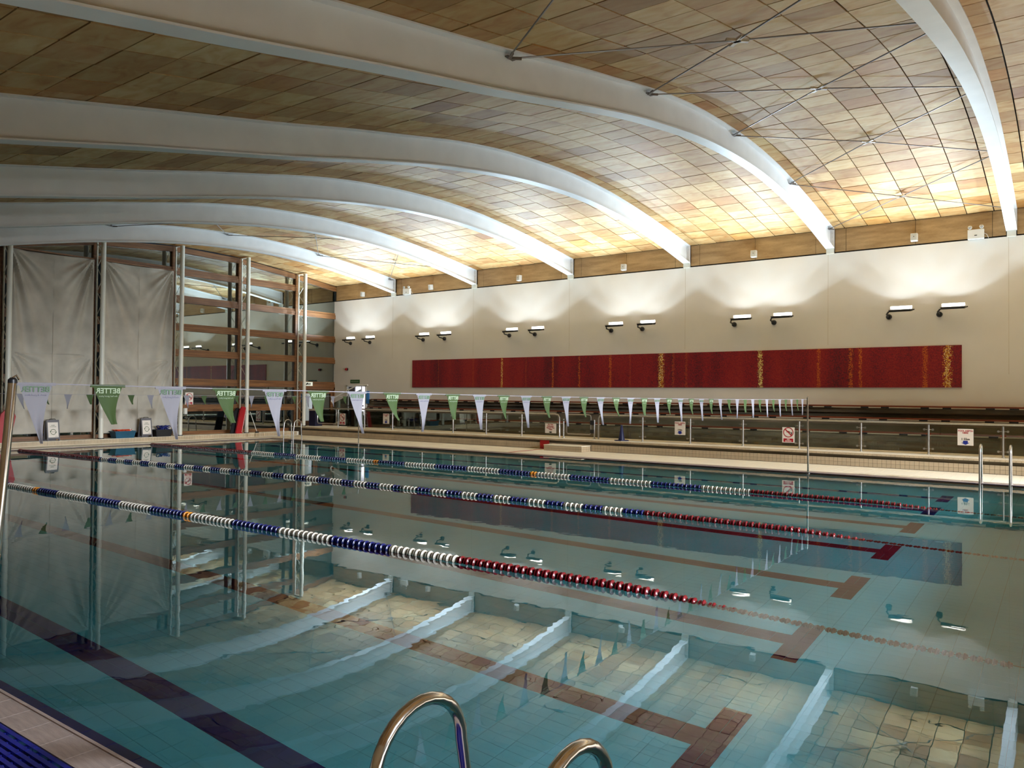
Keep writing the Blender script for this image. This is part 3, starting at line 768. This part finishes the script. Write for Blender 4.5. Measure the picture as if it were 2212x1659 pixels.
M_rail = mat('satin pale steel', (.95, .93, .88), .25, 0)
# stair rail towards the doorway
sr = empty('stair_rail', (-26.3, 22.3, ZW)); tag(sr, 'slanting steel stair rail rising to the white doorway', 'railing')
mk('handrail', MB().tube([(.44, 0, 1.0), (.34, 0, 1.09), (.42, 0, 1.20), (1.98, 0, 1.77), (2.60, 0, 1.77)], .027, 10), M_rail, sr, True)
for x, h in ((1.42, 1.55), (2.24, 1.75)):
    p = mk('post', MB().tube([(x, 0, 0), (x, 0, h)], .022, 8), M_rod, sr, True)
    for dz in (.5, .9): mk('clamp', MB().cbox((x-.08, 0, dz), (.05, .05, .05)).cbox((x+.08, 0, dz), (.05, .05, .05)), M_dark, p)
mk('glass_panel', MB().prism([(.5, .15), (2.2, .5), (2.2, 1.6), (.5, 1.0)], 'y', -.004, .004), M_clear, sr)

# ------------------------------------------------------------------ signs
def sign(name, x, y, z, w_, h_, parts, label, cat='sign', facing='y', board=None):
    s = empty(name, (x, y, z), 0 if facing == 'y' else pi/2); tag(s, label, cat)
    mk('board', MB().box(-w_/2, w_/2, 0, .008, -h_/2, h_/2), board or M_paper, s)
    for p in parts:
        if p[0] == 't':
            _, body, size, px, pz, m = p; put('lettering', text_mesh(body, size, m, bold=size*.03), s, (px, -.0015, pz), (pi/2, 0, 0))
        else:
            _, nm, mb, m = p; mk(nm, mb, m, s)
    return s
def ring(r0, r1, a0=0, a1=2*pi, n=32, cx=0, cz=0):
    b = MB()
    for i in range(n):
        t0 = a0+(a1-a0)*i/n; t1 = a0+(a1-a0)*(i+1)/n
        b.quad((cx+r0*cos(t0), -.002, cz+r0*sin(t0)), (cx+r1*cos(t0), -.002, cz+r1*sin(t0)), (cx+r1*cos(t1), -.002, cz+r1*sin(t1)), (cx+r0*cos(t1), -.002, cz+r0*sin(t1)))
    return b
def poly(pts, d=-.002): return MB().prism(pts, 'y', d, d+.001)
def nodiving(x, y, z, w_, h_, label, facing='y', small='DIVING'):
    r = w_*.42; cz = h_*.17
    diag = poly([(-r*.75, cz+r*.6), (-r*.6, cz+r*.75), (r*.75, cz-r*.6), (r*.6, cz-r*.75)], -.0025)
    man = MB().prism([(-r*.55, cz-.05*r), (r*.05, cz+.28*r), (r*.45, cz+.02*r), (r*.4, cz-.12*r), (r*.02, cz+.1*r)], 'y', -.0015, -.001)
    return sign('no_diving_sign', x, y, z, w_, h_, [('m', 'prohibition_ring', ring(r*.84, r, cz=cz), M_signred), ('m', 'slash', diag, M_signred), ('m', 'pictogram', man, M_ink), ('m', 'pictogram', poly([(r*.5, cz-.4*r), (r*.7, cz-.4*r), (r*.7, cz+.05*r), (r*.5, cz+.05*r)], -.0015), M_ink),
        ('m', 'caption_bar', poly([(-w_*.4, -h_*.46), (w_*.4, -h_*.46), (w_*.4, -h_*.23), (-w_*.4, -h_*.23)], -.0012), M_signred),
        ('t', 'NO\n'+small, h_*.12, 0, -h_*.345, M_paper)], label, 'sign', facing)
nodiving(-6.30, YP-.04, .73, .33, .42, 'red and white no diving sign on the balustrade, right of the gate')
nodiving(-24.38, YP-.04, .72, .35, .47, 'red and white no diving sign on the balustrade, near the corner')
def arrow(w_, h_, cz): return poly([(-w_*.28, cz+h_*.5), (w_*.28, cz+h_*.5), (w_*.28, cz), (w_*.5, cz), (0, cz-h_*.5), (-w_*.5, cz), (-w_*.28, cz)])
def depth(x, z, txt, label):
    sign('depth_sign', x, YP-.04, z, .335, .40, [('t', 'POOL DEPTH\nHERE', .052, 0, .125, M_signred), ('t', txt, .072, 0, -.05, M_ink), ('m', 'arrow', arrow(.18, .10, -.135), M_signblue)], label)
depth(-2.09, .83, '1·55m', 'white pool depth sign reading 1·55m with blue arrow')
depth(-9.48, .815, '1·6m', 'white pool depth sign reading 1·6m with blue arrow')
depth(-21.84, .80, '1·8m', 'white pool depth sign near the corner, half behind a green pennant')
sign('swimmer_sign', -14.1, YP-.04, .665, .44, .32, [('t', 'No Non\nSwimmers\nBeyond This\nPoint', .062, 0, .045, M_signred), ('m', 'arrow', arrow(.17, .05, -.13), M_ink)], 'white sign reading No Non Swimmers Beyond This Point')
nodiving(-27.192, 16.41, 1.52, .33, .50, 'red and white no diving sign on the glazed end wall', 'x')
sign('door_sign', -25.77, D-.012, 2.32, .60, .16, [('t', 'SPECTATOR EXIT', .062, 0, -.005, M_flagtxtw)], 'small green sign above the white doorway', board=M_green)
ex = sign('exit_sign', XG+.12, 21.95, 2.19, .5, .17, [('m', 'pictogram', poly([(-.12, -.05), (-.04, -.05), (-.02, .02), (0, -.05), (.05, -.05), (.02, .05), (-.08, .05)]), M_ink), ('m', 'arrow', poly([(.08, -.05), (.12, -.05), (.12, 0), (.15, 0), (.10, .06), (.05, 0), (.08, 0)]), M_ink)], 'white exit sign above the timber double door', facing='x', board=emat('lit sign face', srgb(235, 240, 225), .12))
# timber double door below it
d2 = struct(empty('door_2', (XG, 21.42, .37)), 'timber double door in the end wall')
mk('door_frame', MB().box(-.06, .1, 0, .07, 0, 1.68).box(-.06, .1, 2.0, 2.07, 0, 1.68).box(-.06, .1, 0, 2.07, 1.58, 1.68), M_timber, d2)
for y0 in (.08, 1.04):
    lf = mk('door_leaf', MB().box(-.04, .05, y0, y0+.12, 0, 1.57).box(-.04, .05, y0+.83, y0+.95, 0, 1.57).box(-.04, .05, y0+.12, y0+.83, 1.40, 1.57).box(-.04, .05, y0+.12, y0+.83, 0, .2), M_timber, d2)
    mk('pane', MB().box(-.01, .0, y0+.12, y0+.83, .2, 1.40), M_pane, lf)
    mk('door_closer', MB().box(.06, .1, y0+.3 if y0 > 1 else y0+.45, y0+.5 if y0 > 1 else y0+.65, 1.48, 1.54), M_plaswhite, lf)

# ------------------------------------------------------------------ speakers, emergency lights
sp_m = MB().cbox((0, 0, 0), (.17, .13, .21)).mesh('case', M_plaswhite, bevel=.012)
gf_m = MB().box(-.07, .07, -.072, -.066, -.09, .09).mesh('grille', mat('speaker grille', srgb(205, 208, 205), .6))
dt_m = MB().lathe([(.012, 0), (.012, -.006)], 10, (0, -.072, .01), 'y').mesh('badge', M_dark)
for k, x in enumerate([-25.26, -21.24, -16.78, -12.38, -7.9, -3.48]):
    s = empty('wall_speaker', (x, D-.08, 6.17)); s.rotation_euler = (-.05 if k > 1 else .12, (0.0 if k > 1 else .22 if k == 0 else .06), .0 if k > 2 else -.25)
    tag(s, 'small white wall speaker on the ply band, '+ORD[k]+' from the glazed end', 'speaker', 'speakers on the ply band')
    put('case', sp_m, s); put('grille', gf_m, s); put('badge', dt_m, s); mk('mount', MB().box(-.02, .02, .05, .1, -.02, .02), M_dark, s)
for x, lb_ in ((-2.03, 'white twin-spot emergency light by the rightmost beam'), (-22.58, 'white twin-spot emergency light by the leftmost beam')):
    e_ = empty('emergency_light', (x, D-.07, 6.07)); tag(e_, lb_, 'light')
    mk('battery_box', MB().box(-.185, .185, -.06, .06, -.11, .14), M_plaswhite, e_, bevel=.01)
    mk('marking', MB().box(-.03, .03, -.064, -.06, -.03, -.01), M_ink, e_)
    for s in (-.13, .13):
        h_ = mk('spot_head', MB().lathe([(.02, .05), (.045, .02), (.05, -.03), (.046, -.04)], 14, (s, -.03, .20), 'y'), M_plaswhite, e_, True)
        mk('spot_glass', MB().lathe([(.04, -.041), (.03, -.046)], 14, (s, -.03, .20), 'y'), mat('spot glass', (.6, .62, .62), .1, .5), h_, True)
        mk('spot_neck', MB().tube([(s*.9, 0, .14), (s, 0, .2)], .01, 6), M_dark, h_)
    mk('cable', MB().tube([(.185, 0, .03), (.24, .03, 0), (.28, .05, -.1)], .005, 6), M_plaswhite, e_)
al = empty('alarm_sounder', (XG+.9, D-.05, 2.87)); tag(al, 'small dark red alarm sounder high by the corner', 'alarm')
mk('sounder_body', MB().lathe([(.06, .05), (.06, 0), (.045, -.05), (.02, -.06)], 14, axis='y'), M_red, al, True); mk('back_box', MB().box(-.07, .07, .0, .05, -.05, .05), M_dark, al)

# ------------------------------------------------------------------ lane ropes
import bisect
fp = [(.012, -.036), (.034, -.036), (.046, -.024), (.050, -.022), (.050, -.012), (.036, -.008), (.036, .006), (.056, .010), (.056, .020), (.044, .024), (.034, .036), (.012, .036)]
fmesh = {k: MB().lathe(fp, 12, axis='x').mesh('float', m, True) for k, m in M_float.items()}
def interp(tab, x):
    if x <= tab[0][0]: return tab[0][1]
    for (a, b), (c, d) in zip(tab[:-1], tab[1:]):
        if x <= c: return b+(d-b)*(x-a)/(c-a)
    return tab[-1][1]
def rope(ytab, colf, label, dip):
    x = PX0+.12; r = empty('lane_rope', (PX0, interp(ytab, PX0), 0)); tag(r, label, 'lane rope', 'lane ropes across the pool')
    y00 = interp(ytab, PX0); pts = []
    n = int((PX1-PX0-.3)/.0875)
    zf = lambda x: .012 if x < dip else .012-.16*min(1, (x-dip)/2.2)**1.2
    for i in range(n):
        x = PX0+.15+i*.0875; p = (x-PX0, interp(ytab, x)-y00, zf(x)); pts.append(p)
        o = put('float', fmesh[colf(x)], r, p, (random.random()*6, random.uniform(-.05, .05), random.uniform(-.06, .06)))
    mk('wire', MB().tube([(0, 0, .01)]+pts[::6]+[(PX1-PX0, interp(ytab, PX1)-y00, zf(PX1-.1))], .007, 6), M_wire, r)
def cf3(x):
    if x > -5.2: return 'red'
    for o in (-14.75, -10.13): 
        if abs(x-o) < .09: return 'orange'
    if x < -20.2: return 'red'
    B = [-20.2, -19.2, -18.1, -17.0, -15.9, -14.8, -13.93, -12.92, -11.96, -11.06, -10.2, -9.06, -8.08, -7.15, -6.18, -5.2]
    C = ['white', 'blue', 'white', 'blue', 'white', 'blue', 'white', 'blue', 'white', 'blue', 'white', 'blue', 'white', 'blue', 'white']
    return C[max(0, min(14, bisect.bisect(B, x)-1))]
def cf1(x):
    if x > -4.77 or x < -19.5: return 'red'
    for o in (-14.53, -9.67):
        if abs(x-o) < .09: return 'orange'
    B = [-19.54, -18.45, -17.48, -16.5, -15.54, -14.5, -13.54, -12.53, -11.61, -10.65, -9.7, -8.7, -7.73, -6.76, -5.78, -4.75]
    return ('white', 'blue')[max(0, bisect.bisect(B, x)-1) % 2] if x < -14.53 or x > -14.5 else 'white'
def cf2(x):
    if x > -5.1 or x < -20.42: return 'red'
    if abs(x+10.1) < .06: return 'black'
    return 'blue' if int((x+30)/.345) % 2 else 'white'
rope([(-25.1, 6.0), (-15, 6.03), (-7, 6.17), (-2.7, 6.28), (0, 6.2)], cf3, 'nearest lane rope with red, white and blue floats', -3.3)
rope([(-25.1, 9.72), (-20, 9.88), (-13, 10.32), (-5, 10.4), (0, 10.25)], cf2, 'middle lane rope with short blue and white stretches', -3.0)
rope([(-25.1, 13.74), (-17.5, 13.77), (-11.4, 14.15), (-4.8, 14.03), (0, 13.8)], cf1, 'farthest lane rope with metre-long blue and white stretches', -2.6)

# ------------------------------------------------------------------ backstroke flag lines
def pennant_mesh(h_, w_, seed, stub):
    rnd = random.Random(seed); b = MB(); nu, nv = 6, 14; lean = rnd.uniform(.02, .07)*(1 if rnd.random() < .85 else -.3); tw = rnd.uniform(-.5, .5)
    for j in range(nv+1):
        v = j/nv; half = w_/2*((1-v)**1.35*.95+.05+(.22*v if stub else 0)); cx = lean*v**2.2*1.4; th = tw*v*v
        for i in range(nu+1):
            s = (i/nu*2-1)*half
            b.v.append((s*sin(th)+.012*sin(3*v+i*.8+seed)*v, cx+s*cos(th), -v*h_))
    for j in range(nv):
        for i in range(nu): a = j*(nu+1)+i; b.f.append((a, a+1, a+nu+2, a+nu+1))
    return b
PM = {}
def flagline(xl, ya, za, yb, zb2, sag, count, first, pitch, near, label, scale=1):
    r = empty('flag_line', (xl, ya, 0)); tag(r, label, 'bunting', 'backstroke flag lines')
    zz = lambda y: za+(zb2-za)*(y-ya)/(yb-ya)-sag*4*((y-ya)/(yb-ya))*(1-(y-ya)/(yb-ya))
    mk('cord', MB().tube([(0, y-ya, zz(y)) for y in [ya+(yb-ya)*i/24 for i in range(25)]], .0038, 6), M_cord, r, True)
    for i in range(count):
        y = first+i*pitch
        if y > yb-.1: break
        g_ = (i % 2 == 1) if near else (i % 2 == 0)
        key = (g_, i % 5)
        if key not in PM:
            pm = pennant_mesh(.25 if g_ else .36, .19, i*3+1, g_); PM[key] = pm.mesh('pennant', M_flagg if g_ else M_flagw, True)
        p = put('pennant', PM[key], r, (0, y-ya, zz(y)))
        if near and i < 26:
            hem = mk('hem', MB().box(-.003, .003, -.11, .11, -.012, .006), M_flagg if g_ else M_flagw, p)
            t1 = text_mesh('BETTER', .046, M_flagtxtw if g_ else M_flagtxtg, bold=.0012); t2 = text_mesh('the feel good place', .0155, M_flagtxtw if g_ else M_flagtxtl)
            for sx in (.0045, -.0045):
                put('lettering', t1, p, (sx, 0, -.035), (pi/2, 0, -pi/2)); put('lettering', t2, p, (sx, 0, -.068), (pi/2, 0, -pi/2))
flagline(-5.0, 1.93, 1.80, 18.55, 1.72, .035, 40, 2.03, .425, True, 'near line of green and white BETTER pennants across the pool')
flagline(-20.2, 1.93, 1.75, 18.55, 1.68, .03, 40, 2.05, .53, False, 'far line of small green and white pennants across the pool')
def pole(name, x, y, z0, top, r_, label, knob):
    p = empty(name, (x, y, z0)); tag(p, label, 'pole')
    tx, ty, tz = top
    mk('shaft', MB().tube([(0, 0, 0), (tx-x, ty-y, tz-z0)], r_, 16), M_chrome, p, True)
    mk('socket', MB().lathe([(r_*2.2, 0), (r_*2.2, .01), (r_*1.3, .02)], 16), M_steel, p, True)
    mk('hook', MB().tube([(tx-x, ty-y, tz-z0+.0), (tx-x, ty-y, tz-z0+.03), (tx-x, ty-y+.02, tz-z0+.045), (tx-x, ty-y+.035, tz-z0+.02)], .006, 6), M_chrome, p, True)
    if knob: mk('end_cap', MB().lathe([(r_*1.05, 0), (r_*1.0, .02), (r_*.5, .032)], 14, (tx-x, ty-y, tz-z0)), M_blackplas, p, True)
pole('flag_pole', -5.05, 1.80, .012, (-5.0, 1.905, 1.80), .024, 'stainless flag pole at the left frame edge, on the near poolside', True)
pole('flag_pole', -4.99, 18.62, .012, (-5.0, 18.6, 1.76), .022, 'thin flag pole on the far poolside holding the near pennant line', False)
pole('flag_pole', -20.22, 18.62, .012, (-20.2, 18.6, 1.70), .020, 'thin flag pole on the far poolside holding the distant pennant line', False)

# ------------------------------------------------------------------ pool ladders
def loop(yd, yw, top, zlow, n=14):
    # from deck anchor up and over into the water
    P = [(0, yd, 0)]
    ym = (yd+yw)/2; hw = abs(yd-yw)/2; zc = top-hw*.75
    P.append((0, yd+(ym-yd)*.12, zc*.5)); P.append((0, yd+(ym-yd)*.2, zc*.85))
    for i in range(n+1):
        a = pi-pi*i/n; P.append((0, ym+(ym-yd)/hw*hw*.82*(-cos(a))*-1 if False else ym+(-cos(pi*i/n))*hw*.82*(1 if yw > yd else -1), zc+sin(pi*i/n)*hw*.75))
    P.append((0, yw, zc*.6)); P.append((0, yw, 0)); P.append((0, yw, zlow)); return P
def ladder(x, y0, yd, yw, top, gap, label, r_=.019, mat_=None):
    l = empty('pool_ladder', (x, y0, .01)); tag(l, label, 'ladder')
    for s in (0, gap):
        st = mk('handrail', MB().tube([(s, b-y0, c) for a, b, c in loop(yd, yw, top, -1.0)], r_, 14), mat_ or M_steel, l, True)
        mk('anchor', MB().lathe([(.04, 0), (.04, .008), (.022, .015)], 14, (s, yd-y0, 0)), M_steel, st, True)
    for k in range(3): mk('rung', MB().box(0, gap, yw-y0-.04, yw-y0+.04, -.3-.28*k-.01, -.3-.28*k+.01), M_steel, l)
ladder(-1.53, 18.5, 18.82, 18.38, .80, .52, 'stainless pool ladder at the far poolside by the right frame edge', .021)
ladder(-24.0, 18.5, 18.72, 18.33, .76, .58, 'stainless pool ladder in the far left corner of the pool')
ladder(-1.72, 1.9, 1.62, 2.12, .74, .58, 'dark stainless handrail loops of the ladder in the foreground', .021, M_chrome)

# ------------------------------------------------------------------ poolside odds and ends
cn = empty('traffic_cone', (-11.34, 21.36, .37)); tag(cn, 'dark navy traffic cone standing on the far walkway', 'cone')
mk('cone_body', MB().lathe([(.10, .02), (.09, .08), (.03, .48), (.022, .49)], 18), M_cone, cn, True)
mk('cone_base', MB().prism([(.2*cos(a)*1.12, .2*sin(a)*1.12) for a in [pi/4*i+pi/8 for i in range(8)]], 'z', 0, .025), M_cone, cn)
def aframe(y, label, seed):
    a = empty('a_frame_sign', (-26.52, y, .17), pi/2+.1); tag(a, label, 'sign board')
    lean = Matrix.Rotation(-.13, 3, 'X')
    def L(mb): mb.v = [tuple(lean@Vector(v)) for v in mb.v]; return mb
    mk('front_leaf', L(MB().box(-.20, -.165, -.02, .02, 0, .68).box(.165, .20, -.02, .02, 0, .68).box(-.165, .165, -.02, .02, .60, .68).box(-.165, .165, -.02, .02, .06, .11)), M_grey, a)
    mk('poster', L(MB().box(-.165, .165, -.012, 0, .11, .60)), M_paper, a)
    bk = MB().box(-.20, .20, -.015, .015, 0, .66); bl = Matrix.Rotation(.18, 3, 'X'); bk.v = [tuple(bl@Vector(v)+Vector((0, .24, 0))) for v in bk.v]; mk('back_leaf', bk, M_grey, a)
    mk('carry_handle', L(MB().tube([(-.1, 0, .68), (-.08, 0, .705), (.08, 0, .705), (.1, 0, .68)], .012, 8)), M_blackplas, a, True)
    for k, (a0, a1) in enumerate(((.35, pi-.25), (pi+.35, 2*pi-.25))):
        rg = ring(.075, .092, a0, a1, 20); rg.v = [(v[0], -.0155, v[2]+.29) for v in rg.v]
        an = a1; c_ = (cos(an)*.083, sin(an)*.083); tdir = (-sin(an), cos(an))
        rg.quad((c_[0]+cos(an)*.028, -.0155, .29+c_[1]+sin(an)*.028), (c_[0]-cos(an)*.028, -.0155, .29+c_[1]-sin(an)*.028), (c_[0]+tdir[0]*.045, -.0155, .29+c_[1]+tdir[1]*.045))
        rg.v = [tuple(lean@Vector(v)) for v in rg.v]; mk('circling_arrow', rg, M_txtgreen, a)
    for body, s_, z in (('SWIM', .045, .50), ('CLOCKWISE', .036, .455), ('SLOW' if seed else 'MEDIUM', .028, .29), ('BETTER', .024, .14)):
        o = put('lettering', text_mesh(body, s_, M_txtgreen), a, tuple(lean@Vector((.1 if body == 'BETTER' else 0, -.0155, z))), (pi/2-.13, 0, 0))
aframe(11.32, 'grey A-frame sign with a circling arrow poster, left one', 0)
aframe(14.42, 'grey A-frame sign with a circling arrow poster, between two storage tubs', 1)
tb = empty('storage_tub', (-26.66, 13.62, .17)); tag(tb, 'teal blue plastic tub filled with orange rope', 'tub')
def tubshape(w_, d_, h_, m, root):
    o = MB(); i = MB(); P = lambda s, z, t: [(-d_/2*s+t, -w_/2*s+t, z), (d_/2*s-t, -w_/2*s+t, z), (d_/2*s-t, w_/2*s-t, z), (-d_/2*s+t, w_/2*s-t, z)]
    b = MB(); b.v = P(.86, 0, 0)+P(1, h_, 0)+P(1, h_, .015)+P(.86, .02, .015)
    for r_ in range(3):
        for k in range(4): a = r_*4+k; c = r_*4+(k+1) % 4; b.f.append((a, c, c+4, a+4))
    b.f += [(0, 3, 2, 1), (12, 13, 14, 15)]; mk('tub_body', b, m, root, bevel=0)
    mk('rim', MB().box(-d_/2-.015, d_/2+.015, -w_/2-.015, -w_/2+.005, h_-.02, h_+.005).box(-d_/2-.015, d_/2+.015, w_/2-.005, w_/2+.015, h_-.02, h_+.005).box(-d_/2-.015, -d_/2+.005, -w_/2, w_/2, h_-.02, h_+.005).box(d_/2-.005, d_/2+.015, -w_/2, w_/2, h_-.02, h_+.005), m, root)
tubshape(.72, .42, .24, M_blueplas, tb)
def tangle(cx, cy_, cz, rx, ry, rz_, n, seed, loops=9):
    rd = random.Random(seed); p = [rd.uniform(0, 6) for _ in range(6)]
    return [(cx+rx*sin(t*1.7+p[0])*.7+rx*.3*sin(t*4.1+p[1]), cy_+ry*sin(t*1.23+p[2])*.7+ry*.3*cos(t*3.3+p[3]), cz+rz_*(.5+.5*sin(t*2.3+p[4]))) for t in [loops*2*pi*i/n/1.5 for i in range(n)]]
rp = tag(mk('orange_rope', MB().tube(tangle(0, 0, .19, .16, .30, .10, 160, 3), .009, 6), M_orange, None, True, loc=(-26.66, 13.62, .17)), 'tangled orange rope heaped in the teal tub', 'rope')
bt = tag(mk('white_bottle', MB().lathe([(.035, 0), (.035, .12), (.02, .15), (.02, .17)], 12), M_plaswhite, None, True, loc=(-26.62, 13.86, .32)), 'white plastic bottle lying among the orange rope', 'bottle')
tb2 = empty('storage_tub', (-26.66, 15.02, .17)); tag(tb2, 'black plastic crate heaped with blue rope beside the column', 'tub')
tubshape(.62, .42, .25, M_blackplas, tb2)
tag(mk('blue_rope', MB().tube(tangle(0, .06, .22, .16, .22, .17, 160, 9), .012, 6), M_bluerope, None, True, loc=(-26.66, 15.02, .17)), 'coiled dark blue rope heaped in the black crate', 'rope')
# rescue boards, brush, dispenser
rbd = empty('rescue_board', (-26.50, 18.10, .17), .0); tag(rbd, 'tall red rescue board leaning on the fourth column', 'rescue board')
def leanbox(w_, h_, t_, m, root, name, dy=0):
    P = [(-w_/2, 0), (w_/2, 0), (w_/2, h_*.86), (w_*.28, h_), (-w_*.28, h_), (-w_/2, h_*.86)]
    b = MB().prism([(p[0]+dy, p[1]) for p in P], 'x', -t_/2, t_/2); rr = Matrix.Rotation(-.20, 3, 'X'); b.v = [tuple(rr@Vector(v)) for v in b.v]; mk(name, b, m, root, bevel=.01)
leanbox(.26, 1.06, .06, M_red, rbd, 'board'); 
mk('edge_stripe', MB().tube([(.035, .13, .05), (.035, .30, .95)], .008, 6), M_plaswhite, rbd)
rb2 = empty('rescue_board', (-26.66, 17.98, .17)); tag(rb2, 'black rescue board behind the red one at the fourth column', 'rescue board'); leanbox(.26, 1.0, .05, M_blackplas, rb2, 'board')
rb3 = empty('rescue_board', (-26.5, 9.82, .17)); tag(rb3, 'red rescue board partly cut off at the left frame edge', 'rescue board'); leanbox(.40, 1.0, .06, M_red, rb3, 'board'); mk('label_patch', MB().cbox((.035, .12, .62), (.004, .14, .1)), M_plaswhite, rb3)
br = empty('deck_brush', (-26.5, 18.95, .17)); tag(br, 'white handled brush leaning against the fourth column', 'brush')
mk('handle', MB().tube([(0, 0, .03), (-.02, -.32, .85)], .012, 8), M_plaswhite, br, True); mk('brush_head', MB().cbox((0, 0, .03), (.06, .14, .06)), M_blackplas, br)
ds = empty('soap_dispenser', (-26.5, 15.84, 1.08)); tag(ds, 'white soap dispenser on the column right of the dust sheets', 'dispenser')
mk('case', MB().box(-.05, .06, -.055, .055, -.11, .11), M_plaswhite, ds, bevel=.012); mk('nozzle', MB().box(0, .05, -.02, .02, -.135, -.11), M_grey, ds)
bn_ = empty('waste_bin', (-26.55, 21.95, .37)); tag(bn_, 'dark navy waste bin with pale lid behind the side gate', 'bin')
mk('bin_body', MB().box(-.2, .2, -.2, .2, 0, .66), M_cone, bn_, bevel=.01); mk('lid', MB().box(-.21, .21, -.21, .21, .66, .74), M_paper, bn_, bevel=.01)
